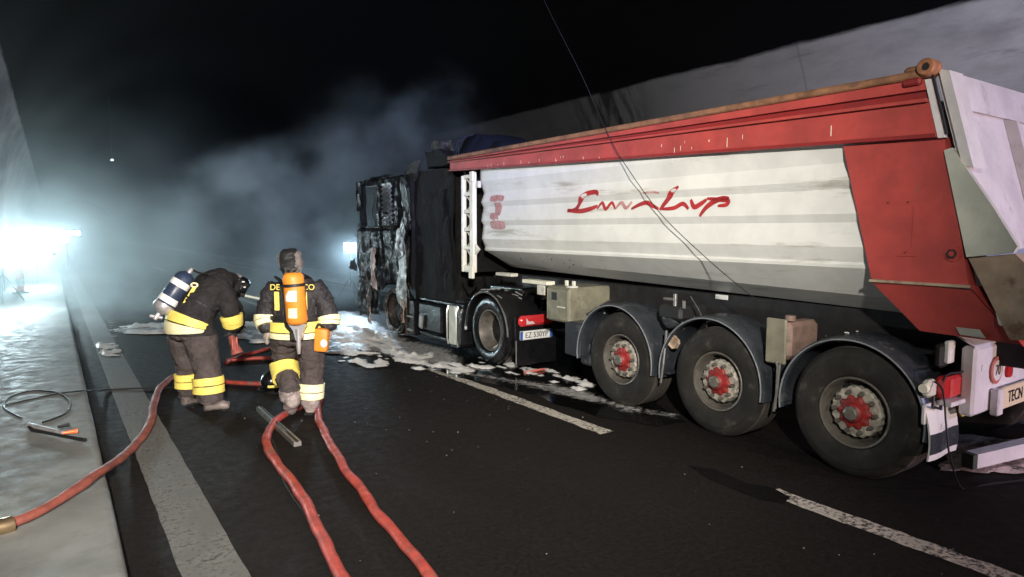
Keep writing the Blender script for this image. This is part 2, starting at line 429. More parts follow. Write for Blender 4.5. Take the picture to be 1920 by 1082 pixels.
def wloc(p):
    t = Vector((0, 0, 0))
    while p is not None:
        t += p.location
        p = p.parent
    return t
def link(name, me, parent=None, loc=(0, 0, 0)):
    o = bpy.data.objects.new(name, me)
    COL.objects.link(o)
    o.location = loc
    if parent is not None: o.parent = parent
    return o
def obj(name, mb, mat, parent=None, smooth=False, local=False, angle=40):
    """one mesh object; vertices are given in world coordinates unless local"""
    bm = mb.bm
    if parent is not None and not local:
        bmesh.ops.translate(bm, vec=-wloc(parent), verts=bm.verts)
    bmesh.ops.recalc_face_normals(bm, faces=bm.faces)
    if smooth:
        lim = math.radians(angle)
        for f in bm.faces: f.smooth = True
        for e in bm.edges:
            if len(e.link_faces) == 2 and e.calc_face_angle(0) > lim: e.smooth = False
    me = bpy.data.meshes.new(name)
    bm.to_mesh(me)
    bm.free()
    me.materials.append(MT[mat] if isinstance(mat, str) else mat)
    return link(name, me, parent)
def tag(o, label, cat, group=None, kind=None):
    if label: o['label'] = label
    if cat: o['category'] = cat
    if group: o['group'] = group
    if kind: o['kind'] = kind
    return o
def thing(name, label, cat, loc=(0, 0, 0), rz=0.0, group=None):
    o = bpy.data.objects.new(name, None)
    o.empty_display_size = 0.1
    COL.objects.link(o)
    o.location = loc
    o.rotation_euler = (0, 0, rz)
    return tag(o, label, cat, group)
def part_empty(name, parent, loc):
    o = bpy.data.objects.new(name, None)
    o.empty_display_size = 0.1
    COL.objects.link(o)
    o.parent = parent
    o.location = loc
    return o
def copy_tree(o, parent=None):
    c = o.copy()
    COL.objects.link(c)
    c.parent = parent
    for ch in [x for x in o.children]:
        copy_tree(ch, c)
    return c
def text(name, s, size, mat, parent, loc, rot, ext=0.0015, align='CENTER', sx=1.0):
    cu = bpy.data.curves.new(name, 'FONT')
    cu.body, cu.size, cu.extrude = s, size, ext
    cu.align_x, cu.align_y = align, 'CENTER'
    t = bpy.data.objects.new(name, cu)
    COL.objects.link(t)
    dg = bpy.context.evaluated_depsgraph_get()
    me = bpy.data.meshes.new_from_object(t.evaluated_get(dg))
    bpy.data.objects.remove(t)
    bpy.data.curves.remove(cu)
    me.materials.clear()
    me.materials.append(MT[mat])
    o = link(name, me, parent)
    o.rotation_euler = rot
    o.scale = (sx, 1, 1)
    o.location = Vector(loc) - (wloc(parent) if parent is not None else Vector((0, 0, 0)))
    return o
def smooth_path(pts, n=8):
    pts = [Vector(p) for p in pts]
    out = []
    for i in range(len(pts) - 1):
        p0, p1, p2, p3 = pts[max(i - 1, 0)], pts[i], pts[i + 1], pts[min(i + 2, len(pts) - 1)]
        for k in range(n):
            t = k / n
            out.append(0.5 * ((2 * p1) + (p2 - p0) * t + (2 * p0 - 5 * p1 + 4 * p2 - p3) * t * t + (3 * p1 - p0 - 3 * p2 + p3) * t ** 3))
    out.append(pts[-1])
    return out

# ================================================================== SETTING
Y0, Y1 = -32.0, 150.0
mb = MB(); mb.box((4.4, (Y0 + Y1) / 2, -0.1), (14, Y1 - Y0, 0.2))
road = obj('road', mb, 'asphalt'); tag(road, 'dark asphalt carriageway of the tunnel', None, kind='structure')
def strip(name, x0, x1, ya, yb, z, mat, jag=0.012, step=0.10):
    mb = MB(); n = max(2, int((yb - ya) / step)); L, Rr = [], []
    for i in range(n + 1):
        y = ya + (yb - ya) * i / n
        L.append(mb.bm.verts.new((x0 + random.uniform(-jag, jag), y, z)))
        Rr.append(mb.bm.verts.new((x1 + random.uniform(-jag, jag), y, z)))
    for i in range(n):
        mb.bm.faces.new((L[i], Rr[i], Rr[i + 1], L[i + 1]))
    return obj(name, mb, mat, road)
strip('edge_line', 0.52, 0.85, -10, 120, 0.004, 'edge_paint', 0.004, 0.15)
strip('lane_dash', 4.36, 4.53, -0.6, 2.95, 0.004, 'paint_line')
strip('lane_dash', 4.33, 4.49, 4.75, 10.2, 0.004, 'paint_line')
for k in range(4):
    strip('lane_dash', 4.33, 4.49, 16.2 + k * 10, 20.2 + k * 10, 0.004, 'paint_line')
strip('edge_line', 8.15, 8.45, -10, 120, 0.004, 'edge_paint', 0.01, 0.3)
# tar seal where the lane line has worn off near the trailer
mb = MB()
tar = [G(1290, 872, .005), G(1340, 880, .005), G(1400, 905, .005), G(1450, 915, .005), G(1482, 932, .005), G(1470, 944, .005), G(1425, 936, .005), G(1380, 918, .005), G(1330, 898, .005)]
mb.bm.faces.new([mb.bm.verts.new(p) for p in tar]); obj('tar_patch', mb, 'tar', road)
# left walkway with kerb
mb = MB()
prof = [(0.26, 0.0), (0.255, 0.10), (0.235, 0.135), (0.20, 0.145), (-1.25, 0.16), (-1.25, -0.1), (0.26, -0.1)]
mb.loft([[Vector((x + (0.012 * noise.noise(Vector((y * 1.7, 3, 0))) if x > 0.1 else 0), y, z)) for x, z in prof] for y in [Y0 + (Y1 - Y0) * i / 364 for i in range(365)]])
walk = obj('pavement', mb, 'concrete', None, True, angle=50); tag(walk, 'pale concrete walkway with worn kerb along the left tunnel wall', None, kind='structure')
mb = MB(); prof = [(8.75, 0.0), (8.76, 0.14), (8.80, 0.15), (10.1, 0.16), (10.1, -0.1), (8.75, -0.1)]
mb.loft([[Vector((x, y, z)) for x, z in prof] for y in (Y0, Y1)])
walk2 = obj('pavement', mb, 'concrete'); tag(walk2, 'narrow concrete walkway along the right tunnel wall behind the truck', None, kind='structure')
# vault of the tunnel
mb = MB(); cx, cz, rr, wt = 4.4, 2.0, 5.6, 0.4
inner = [(cx + rr, -0.05)] + [(cx + rr * math.cos(a), cz + rr * math.sin(a)) for a in [PI * k / 56 for k in range(57)]] + [(cx - rr, -0.05)]
outer = [(cx - rr - wt, -0.05)] + [(cx + (rr + wt) * math.cos(a), cz + (rr + wt) * math.sin(a)) for a in [PI * (1 - k / 28) for k in range(29)]] + [(cx + rr + wt, -0.05)]
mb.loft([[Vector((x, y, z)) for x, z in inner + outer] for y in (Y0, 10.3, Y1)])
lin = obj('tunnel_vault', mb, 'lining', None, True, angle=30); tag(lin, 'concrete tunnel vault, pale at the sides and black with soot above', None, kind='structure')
# foul water on the road round the truck, a thin sheet of its own outline
def blob_sheet(name, px, z, mat, parent, jit=0.10, sc=2.0, up=False):
    pts = [G(x, y, z) for x, y in px]
    n = len(pts); fine = []
    for i in range(n):
        a, b2 = pts[i], pts[(i + 1) % n]
        k = max(2, int((b2 - a).length / 0.06))
        for j in range(k):
            p = a.lerp(b2, j / k)
            q = noise.noise_vector(p * sc) * jit + noise.noise_vector(p * sc * 5) * jit * 0.35
            fine.append(Vector((p.x + q.x, p.y + q.y, z)))
    mb = MB(); mb.bm.faces.new([mb.bm.verts.new(p) for p in fine])
    return obj(name, mb, mat, parent)
blob_sheet('puddle', [(800, 640), (900, 660), (1060, 660), (1120, 730), (1210, 745), (1290, 790), (1240, 800), (1120, 780), (1000, 740), (880, 712), (800, 690), (720, 668), (700, 640)], 0.008, 'puddle', road, 0.08)

# fire foam: lumpy heaps where the noise field rises above a level
def pip(x, y, poly):
    c = False; j = len(poly) - 1
    for i in range(len(poly)):
        xi, yi = poly[i]; xj, yj = poly[j]
        if (yi > y) != (yj > y) and x < (xj - xi) * (y - yi) / (yj - yi) + xi: c = not c
        j = i
    return c
def foam_field(name, regions, label, mat, step=0.045, z0=0.010, hmax=0.045, kind='stuff'):
    regs = []
    for px, amt, sc in regions:
        w = [G(x, y) for x, y in px]
        regs.append(([(p.x, p.y) for p in w], amt, sc))
    xs = [p[0] for r in regs for p in r[0]]; ys = [p[1] for r in regs for p in r[0]]
    xa, xb, ya, yb = min(xs), max(xs), min(ys), max(ys)
    nx, ny = int((xb - xa) / step) + 2, int((yb - ya) / step) + 2
    mb = MB(); H = {}
    for i in range(nx):
        for j in range(ny):
            x, y = xa + i * step, ya + j * step
            wob = noise.noise_vector(Vector((x * 1.3, y * 1.3, 5))) * 0.25
            h = 0
            for poly, amt, sc in regs:
                if pip(x + wob.x, y + wob.y, poly):
                    f = noise.fractal(Vector((x * sc, y * sc * 0.55, 1.7)), 1.0, 2.0, 4) * 0.5 + 0.5
                    g = f - (1 - amt)
                    if g > 0: h = max(h, hmax * min(1, g * 3.2) ** .8 * (0.45 + 1.1 * abs(noise.noise(Vector((x * 9, y * 9, 2))))))
            if h > 0: H[i, j] = h
    vmap = {}
    def vert(i, j):
        if (i, j) not in vmap:
            x, y = xa + i * step, ya + j * step
            q = noise.noise_vector(Vector((x * 11, y * 11, 0))) * step * 0.5
            h = H.get((i, j), 0)
            vmap[i, j] = mb.bm.verts.new((x + q.x, y + q.y, z0 + h))
        return vmap[i, j]
    for (i, j) in list(H):
        for di, dj in ((0, 0), (-1, 0), (0, -1), (-1, -1)):
            key = ('f', i + di, j + dj)
            if key in vmap: continue
            vmap[key] = 1
            a, b2 = i + di, j + dj
            mb.bm.faces.new((vert(a, b2), vert(a + 1, b2), vert(a + 1, b2 + 1), vert(a, b2 + 1)))
    o = obj(name, mb, mat, None, True, angle=180)
    return tag(o, label, 'foam', kind=kind)
foam_field('foam', [
    ([(560, 640), (640, 630), (700, 622), (750, 640), (830, 680), (880, 694), (860, 706), (760, 682), (690, 666), (620, 660), (560, 655)], 0.50, 3.2),
    ([(640, 634), (700, 622), (740, 640), (730, 664), (680, 660)], 0.58, 2.4),
    ([(600, 610), (700, 612), (720, 632), (610, 640)], 0.40, 3.5),
    ([(625, 655), (760, 680), (820, 700), (750, 692), (640, 682)], 0.38, 6.0),
    ([(215, 614), (310, 610), (310, 626), (215, 626)], 0.55, 2.2),
    ([(195, 645), (230, 645), (235, 668), (192, 668)], 0.50, 4.0),
    ([(870, 690), (960, 705), (1080, 735), (1130, 720), (1000, 690), (900, 670)], 0.36, 6.0),
    ([(425, 606), (520, 598), (620, 606), (640, 640), (520, 645), (440, 640)], 0.47, 3.4),
], 'lumpy white fire foam lying on the road beside the burnt cab', 'foam', 0.032, 0.014, 0.06)
# thin froth: a film whose cover breaks up towards its edge
m, nt, b = newmat('froth_film')
v = coords(nt, False)
at_ = N(nt, 'ShaderNodeAttribute'); at_.attribute_name = 'cover'
g1, g2, g3 = noise_n(nt, v, 2.2, 6, .65), noise_n(nt, v, 14, 6, .7), noise_n(nt, v, 45, 3, .6)
mixn = math_n(nt, 'ADD', math_n(nt, 'MULTIPLY', g1, .55), math_n(nt, 'MULTIPLY', g2, .45))
al = maprange(nt, math_n(nt, 'ADD', math_n(nt, 'MULTIPLY', at_.outputs['Fac'], .62), mixn), .78, 1.02)
c = mixc(nt, maprange(nt, g2, .35, .65), (.22, .225, .225), (.62, .61, .59))
nt.links.new(c, b.inputs['Base Color'])
b.inputs['Roughness'].default_value = .35
nt.links.new(math_n(nt, 'MULTIPLY', al, maprange(nt, g3, .3, .6, .55, 1.0)), b.inputs['Alpha'])
bump_n(nt, b, g2, .8, .02)
MT['froth'] = m
def film_field(name, regions, label, step=.06, z=.011):
    pols = [([(G(x, y).x, G(x, y).y) for x, y in px], amt) for px, amt in regions]
    xs = [p[0] for r in pols for p in r[0]]; ys = [p[1] for r in pols for p in r[0]]
    pad = .35; xa, ya = min(xs) - pad, min(ys) - pad
    nx, ny = int((max(xs) + pad - xa) / step) + 1, int((max(ys) + pad - ya) / step) + 1
    def dist(x, y, poly):
        best = 1e9
        for i in range(len(poly)):
            (x1, y1), (x2, y2) = poly[i], poly[(i + 1) % len(poly)]
            dx, dy = x2 - x1, y2 - y1; t = max(0, min(1, ((x - x1) * dx + (y - y1) * dy) / (dx * dx + dy * dy + 1e-9)))
            best = min(best, math.hypot(x - x1 - t * dx, y - y1 - t * dy))
        return best if pip(x, y, poly) else -best
    cov = {}
    for i in range(nx + 1):
        for j in range(ny + 1):
            x, y = xa + i * step, ya + j * step; c_ = 0
            for poly, amt in pols:
                d = dist(x, y, poly)
                if d > -.3: c_ = max(c_, amt * min(1, max(0, (d + .22) / .45)))
            cov[i, j] = c_
    mb = MB(); vm = {}; vals = []
    def V(i, j):
        if (i, j) not in vm:
            vm[i, j] = mb.bm.verts.new((xa + i * step, ya + j * step, z)); vals.append(cov[i, j])
        return vm[i, j]
    for i in range(nx):
        for j in range(ny):
            if max(cov[i, j], cov[i + 1, j], cov[i, j + 1], cov[i + 1, j + 1]) > 0:
                mb.bm.faces.new((V(i, j), V(i + 1, j), V(i + 1, j + 1), V(i, j + 1)))
    o = obj(name, mb, 'froth', None)
    at = o.data.attributes.new('cover', 'FLOAT', 'POINT')
    for k, c_ in enumerate(vals): at.data[k].value = c_
    return tag(o, label, 'foam', kind='stuff')
film_field('foam_film', [
    ([(860, 697), (940, 708), (1040, 722), (1110, 738), (1200, 766), (1275, 779), (1262, 784), (1180, 774), (1090, 752), (980, 724), (870, 702)], 1.0),
    ([(420, 612), (520, 598), (650, 582), (700, 600), (770, 640), (850, 655), (880, 690), (760, 676), (700, 662), (600, 650), (420, 634)], .95),
    ([(210, 616), (310, 611), (310, 624), (210, 627)], .95), ([(190, 600), (225, 600), (240, 668), (196, 668)], .70),
], 'thin greyish foam film spread beside the cab and past the trailer wheels')
# grit and burnt crumbs on the asphalt
mb = MB()
for k in range(110):
    x, y = random.uniform(1.0, 5.0), random.uniform(1.6, 11)
    if random.random() < 0.4: x, y = random.uniform(2.4, 4.3), random.uniform(5, 10.5)
    s_ = random.uniform(0.003, 0.007) * (1.8 if random.random() < 0.06 else 1)
    mb.ball((x, y, s_ * 0.5), s_, 1, (random.uniform(.7, 1.7), random.uniform(.7, 1.7), 0.6))
tag(obj('grit', mb, 'debris'), 'pale grit and crumbs scattered over the dark road', 'grit', kind='stuff')

# ================================================================== TIPPER TRAILER
TR = thing('tipper_trailer', 'white and red tipper semi-trailer with three axles behind the burnt tractor unit', 'trailer', (6.45, 5.0, 0))
XL, XR = 5.2, 7.7
# ---- tipping body: folded side sheets, real facets
SIDE = [(0.03, 2.95), (0.03, 2.70), (0.092, 2.535), (0.040, 2.395), (0.078, 2.325), (0.044, 2.125), (0.080, 2.055), (0.052, 1.86), (0.112, 1.735), (0.100, 1.715)]
def body_ring(y, inset, bot):
    L = [(XL + d + inset, z) for d, z in SIDE]
    L += [(XL + 0.105 + inset, 1.69), (XL + 0.34 + inset * .6, bot + 0.02), (XL + 0.62, bot - 0.12)]
    Rr = [(XL + XR - x, z) for x, z in L][::-1]
    return [Vector((x, y, z)) for x, z in L + Rr]
mb = MB()
rings = []
for i in range(15):
    y = 2.35 + (8.30 - 2.35) * i / 14
    rings.append(body_ring(y, 0, 1.42 + 0.12 * i / 14))
for k in range(1, 7):
    a = PI / 2 * k / 6
    rings.append(body_ring(8.30 + 0.34 * math.sin(a), 0.30 * (1 - math.cos(a)), 1.54 + 0.1 * (1 - math.cos(a))))
mb.loft(rings, closed=True, cap=True)
body = obj('tipping_body', mb, 'white_body', TR, True, angle=9)
# lower seam with pressed ribs along the fold
mb = MB()
mb.box((XL + 0.118, 5.4, 1.693), (0.022, 6.0, 0.012), 0.003)
obj('seam_strip', mb, 'cream', body)
mb = MB()
for k in range(74):
    y = 2.75 + k * 0.052
    mb.box((XL + 0.118, y, 1.725), (0.012, 0.018, 0.024), 0.003)
o = obj('pressed_ribs', mb, 'white_body', body); o['kind'] = 'stuff'
# ---- red upper side: tapered panel, ledge, recess and rusty top rail
def side_quad(name, ya, yb, za0, za1, zb0, zb1, x, th, mat, parent):
    mb = MB()
    n = 24
    def yy(i, z): y0 = ya - (3.1 - z) * .26; return y0 + (yb - y0) * i / n
    rings = []
    for i in range(n + 1):
        z0, z1 = za0 + (zb0 - za0) * i / n, za1 + (zb1 - za1) * i / n
        rings.append([Vector((x, yy(i, z0), z0)), Vector((x, yy(i, z1), z1)), Vector((x + th, yy(i, z1), z1)), Vector((x + th, yy(i, z0), z0))])
    mb.loft(rings)
    return obj(name, mb, mat, parent)
for sgn, x0 in ((1, XL), (-1, XR)):
    xx = lambda d: x0 + sgn * d
    p = side_quad('upper_panel', 2.345, 9.20, 2.655, 2.895, 2.91, 3.03, xx(-0.03), sgn * 0.06, 'red', TR)
    side_quad('panel_foot', 2.345, 9.20, 2.645, 2.672, 2.90, 2.927, xx(-0.055), sgn * 0.08, 'dark_red', p)
    side_quad('ledge', 2.345, 9.20, 2.897, 2.922, 3.032, 3.045, xx(-0.075), sgn * 0.10, 'red', p)
    side_quad('recess', 2.345, 9.20, 2.924, 2.985, 3.047, 3.062, xx(0.0), sgn * 0.04, 'dark_red', p)
    side_quad('rail_band', 2.345, 9.20, 2.987, 3.065, 3.064, 3.085, xx(-0.04), sgn * 0.08, 'red', p)
    mb = MB(); mb.box((xx(-0.01), 5.75, 3.098), (0.12, 6.95, 0.058), 0.012)
    obj('top_rail', mb, 'rust', TR)
# scratches in the red paint, worn to primer
mb = MB()
for k in range(26):
    y = random.uniform(2.9, 8.2); t = (y - 2.33) / 6.87
    zt = 2.85 + t * 0.13 - random.uniform(0.02, 0.10); L = random.uniform(0.02, 0.09)
    mb.box((XL - 0.0305, y, zt - L / 2), (0.002, random.uniform(0.003, 0.007), L))
obj('paint_scratches', mb, 'cream', TR)['kind'] = 'stuff'
# ---- red rear pocket (side plate that closes the body to the tailgate)
def yz(px, py, x): p = PX(px, py, x); return p
mb = MB()
xo = XL + 0.012
A = [Vector((xo, 2.93, 2.66)), Vector((xo, 2.20, 2.645)), Vector((xo, 1.99, 1.60)), Vector((xo, 2.66, 1.62))]
mb.prism(A, (0.12, 0, 0))
pk = obj('rear_side_plate', mb, 'red', TR)
mb = MB()
B = [Vector((xo + 0.002, 2.665, 1.60)), Vector((xo + 0.002, 1.985, 1.58)), Vector((xo + 0.16, 1.72, 1.22)), Vector((xo + 0.16, 2.36, 1.235))]
mb.prism(B, (0.06, 0, 0.0)); obj('lower_plate', mb, 'red', pk)
mb = MB(); mb.box((xo - 0.006, 2.325, 1.605), (0.03, 0.69, 0.022), 0.004); obj('weld_seam', mb, 'rusty_plate', pk)
# hatch outline, bolts and the round pivot boss on the plate
mb = MB()
for c_, s_ in (((xo + .001, 2.38, 2.02), (.004, .005, .30)), ((xo + .001, 2.42, 1.80), (.004, .15, .006))):
    mb.box(c_, s_, 0.001)
obj('hatch_seam', mb, 'dark_red', pk)
for (y, z) in ((2.56, 2.20), (2.42, 2.20), (2.42, 1.83)):
    mb = MB(); mb.ball((xo - .003, y, z), 0.009, 2); obj('bolt', mb, 'dark_red', pk)
mb = MB(); mb.lathe([(0.0, 0.055), (-0.012, 0.055), (-0.012, 0.03), (-0.03, 0.028), (-0.03, 0.0)], 'X', (xo, 2.10, 1.83), 18); obj('pivot_boss', mb, 'red', pk, True)
mb = MB(); mb.lathe([(-0.025, 0.034), (-0.033, 0.034), (-0.033, 0.022), (-0.028, 0.020), (-0.028, 0.0)], 'X', (xo, 2.10, 1.83), 6); obj('pivot_nut', mb, 'chassis', pk)
mb = MB(); mb.prism([Vector((xo + .143, 2.08, 1.245)), Vector((xo + .143, 1.92, 1.24)), Vector((xo + .115, 1.95, 1.30)), Vector((xo + .115, 2.10, 1.30))], (-.006, 0, 0)); obj('sticker', mb, 'greygreen', pk)
# return flange at the rear of the plate
mb = MB()
mb.prism([Vector((xo + .01, 2.00, 1.62)), Vector((xo + .16, 1.715, 1.21)), Vector((xo + .34, 1.70, 1.18)), Vector((xo + .14, 1.96, 1.60))], (0, -0.012, 0)); obj('return_flange', mb, 'red', pk)
# ---- tailgate: sloping plate with frame and ribs
def tg(x, z, out=0.0):          # point on the sloping tailgate plane
    t = (3.12 - z) / (3.12 - 1.20)
    return Vector((x, 2.26 - 0.52 * t - out * 0.965, z - out * 0.26))
def tg_box(x0, x1, z0, z1, o0, o1):
    mb = MB()
    mb.loft([[tg(x0, z0, o0), tg(x1, z0, o0), tg(x1, z1, o0), tg(x0, z1, o0)], [tg(x0, z0, o1), tg(x1, z0, o1), tg(x1, z1, o1), tg(x0, z1, o1)]])
    return mb
tgate = obj('tailgate', tg_box(5.24, 7.66, 1.35, 3.10, -0.03, 0.0), 'rear_white', TR)
obj('corner_post', tg_box(5.205, 5.42, 2.44, 3.125, 0.003, 0.075), 'rear_white', tgate)
obj('corner_post', tg_box(7.48, 7.695, 2.44, 3.125, 0.003, 0.075), 'rear_white', tgate)
obj('top_beam', tg_box(5.425, 7.475, 2.86, 3.12, 0.003, 0.05), 'rear_white', tgate)
for x in (6.22, 7.0):
    mb = MB()
    for za, zb in ((1.45, 2.855),):
        rr_ = [[tg(x - .055, z, .003), tg(x + .055, z, .003), tg(x + .03, z, .085), tg(x - .03, z, .085)] for z in (za, zb)]
        mb.loft(rr_)
    obj('rib', mb, 'rear_white', tgate)
# dark seam between plate and tailgate, hinge eye on top
mb = MB(); mb.tube([(XL - .04, 2.275, 3.08), (XL - .04, 2.165, 2.66)], 0.012, 6); obj('seam_rod', mb, 'black', TR)
mb = MB(); mb.prism([Vector((XL - .032, 2.330, 3.06)), Vector((XL - .032, 2.290, 3.06)), Vector((XL - .032, 2.180, 2.64)), Vector((XL - .032, 2.222, 2.64))], (0.05, 0, 0)); obj('pillar_strip', mb, 'rear_white', TR)
hg = obj('hinge_eye', MB().lathe([(-0.085, 0.024), (-0.095, 0.030), (-0.095, 0.052), (-0.085, 0.060), (0.03, 0.060), (0.05, 0.05)], 'X', (XL - 0.01, 2.30, 3.135), 24), 'rust_orange', TR, True)
obj('hinge_pin', MB().lathe([(-0.088, 0.0), (-0.088, 0.025), (0.0, 0.025)], 'X', (XL - .01, 2.30, 3.135), 16), 'chassis', hg, True)
obj('hinge_bracket', MB().box((XL - .02, 2.40, 3.14), (0.08, 0.14, 0.05), 0.02), 'rust', hg)
obj('hinge_block', MB().box((XL - .03, 2.40, 3.05), (0.10, 0.12, 0.05), 0.012), 'dark_red', hg)
# pale gusset plate and the rusty chute under the tailgate
gus = [PX(1770, 282, XL - .01), PX(1785, 277, XL - .01), PX(1860, 385, XL - .01), PX(1908, 462, XL - .01), PX(1900, 474, XL - .01), PX(1812, 482, XL - .01)]
mb = MB(); mb.prism([Vector((XL - .012, p.y, p.z)) for p in gus], (0.05, 0, 0)); obj('gusset_plate', mb, 'greygreen', TR)
chu = [PX(1812, 484, XL), PX(1900, 476, XL), PX(1925, 500, XL), PX(1960, 640, XL), PX(1890, 638, XL)]
mb = MB(); mb.prism([Vector((XL + .03, p.y, p.z)) for p in chu], (2.35, 0, 0)); obj('discharge_chute', mb, 'rusty_plate', TR)
# ---- front: ladder frame that carries the body, hood and tarpaulin
fr = part_empty('front_frame', TR, (XL - 6.45, 8.72 - 5.0, 2.0))
def bx(name, c, s_, mat, parent, bev=0.006): return obj(name, MB().box(c, s_, bev), mat, parent)
bx('post', (XL + .02, 8.87, 2.08), (.07, .05, 1.46), 'cream', fr)
bx('post', (XL + .02, 8.60, 2.10), (.07, .10, 1.50), 'cream', fr)
for z in (2.79, 2.53, 2.27, 2.00, 1.72, 1.40):
    bx('rung', (XL + .025, 8.745, z), (.055, .19, .055 if z > 1.5 else .10), 'cream', fr)
for k, (za, zb) in enumerate(((2.56, 2.76), (2.30, 2.50), (2.03, 2.24), (1.75, 1.97), (1.45, 1.69))):
    mb = MB(); mb.tube([(XL + .05, 8.83, zb), (XL + .05, 8.67, (za + zb) / 2 - .02), (XL + .05, 8.80, za)], 0.014, 5); obj('brace', mb, 'dusty_white', fr)
bx('hinge_plate', (XL - .005, 8.58, 2.78), (.05, .10, .16), 'cream', fr, .015)
bx('foot_plate', (XL - .01, 8.60, 1.36), (.05, .11, .20), 'cream', fr, .01)
mb = MB(); mb.prism([(XL + .01, 8.55, 1.78), (XL + .01, 8.44, 1.70), (XL + .01, 8.55, 1.62)], (.04, 0, 0)); obj('latch', mb, 'cream', fr)
bx('catch', (XL + .03, 8.45, 2.66), (.05, .06, .10), 'dusty_white', fr)
# inner front wall of the trailer, sooty
bx('front_wall', (6.45, 8.98, 2.2), (2.3, .06, 1.75), 'soot', TR)
mb = MB()
mb.prism([(XL + .0, 9.15, 3.04), (XL + .0, 10.05, 3.02), (XL + .0, 10.12, 3.28), (XL + .0, 9.6, 3.27), (XL + .0, 9.2, 3.16)], (2.45, 0, 0))
bmesh.ops.subdivide_edges(mb.bm, edges=mb.bm.edges[:], cuts=5, use_grid_fill=True)
mb.rough(0.05, 3.0, 4)
obj('front_hood', mb, 'soot', TR)
mb = MB()
mb.box((XL + .12, 9.75, 3.34), (.22, .34, .16)); bmesh.ops.subdivide_edges(mb.bm, edges=mb.bm.edges[:], cuts=4, use_grid_fill=True)
mb.rough(0.09, 5.0, 9); obj('burnt_winch', mb, 'burnt', TR)
# rolled tarpaulin heaped at the front of the body
mb = MB()
rows = []
for i in range(41):
    t = i / 40; y = 9.35 - 2.4 * t
    row = []
    hgt = 0.34 * (1 - t) ** 0.9 + 0.10 * math.sin(t * 9) * (1 - t)
    for k in range(11):
        u = k / 10; x = XL + 0.10 + u * 2.3
        z = 3.10 + hgt * math.sin(PI * min(1, (u * 1.35 + 0.12))) ** 0.5 if u < .65 else 3.10 + hgt * 0.6
        if k == 0: z = 3.02
        if k == 1: z = 3.10 + hgt * .95
        q = noise.noise_vector(Vector((x * 3, y * 4, 1))) * 0.07 + noise.noise_vector(Vector((x * 9, y * 9, 3))) * 0.03
        row.append(Vector((x + q.x, y + q.y, max(2.98, z + q.z))))
    rows.append(row)
mb.loft(rows, closed=False, cap=False)
obj('tarpaulin', mb, 'tarp', TR, True, angle=180)
mb = MB()
for k in range(3):
    y = 9.2 - k * .06
    mb.tube([(XL + .05, y, 3.12), (XL + .07, y + .02, 3.32 + .05 * k), (XL + .3, y, 3.46)], 0.008, 5)
obj('tarpaulin_ties', mb, 'tarp', TR)
# ---- chassis
ch = bx('chassis_rail', (5.95, 5.3, 1.14), (.16, 7.0, .34), 'chassis', TR, .01)
bx('chassis_rail', (6.95, 5.3, 1.14), (.16, 7.0, .34), 'chassis', TR, .01)
for y in (2.1, 3.4, 4.7, 6.0, 7.4, 8.6):
    bx('cross_member', (6.45, y, 1.12), (.84, .12, .22), 'chassis', TR, .01)
for y in (2.77, 4.11, 5.44):
    mb = MB(); mb.cyl((5.5, y, .53), (7.4, y, .53), .075, None, 12); obj('axle', mb, 'chassis', TR, True)
bx('bracket', (XL + .12, 7.10, 1.30), (.14, .55, .05), 'cream', TR, .006)
bx('bracket', (XL + .08, 6.98, 1.22), (.02, .16, .16), 'dusty_white', TR, .004)
bx('bracket', (XL + .12, 7.85, 1.36), (.12, .40, .045), 'dusty_white', TR, .006)
bx('data_plate', (5.85, 4.55, 1.28), (.012, .16, .05), 'white_plate', TR, .003)
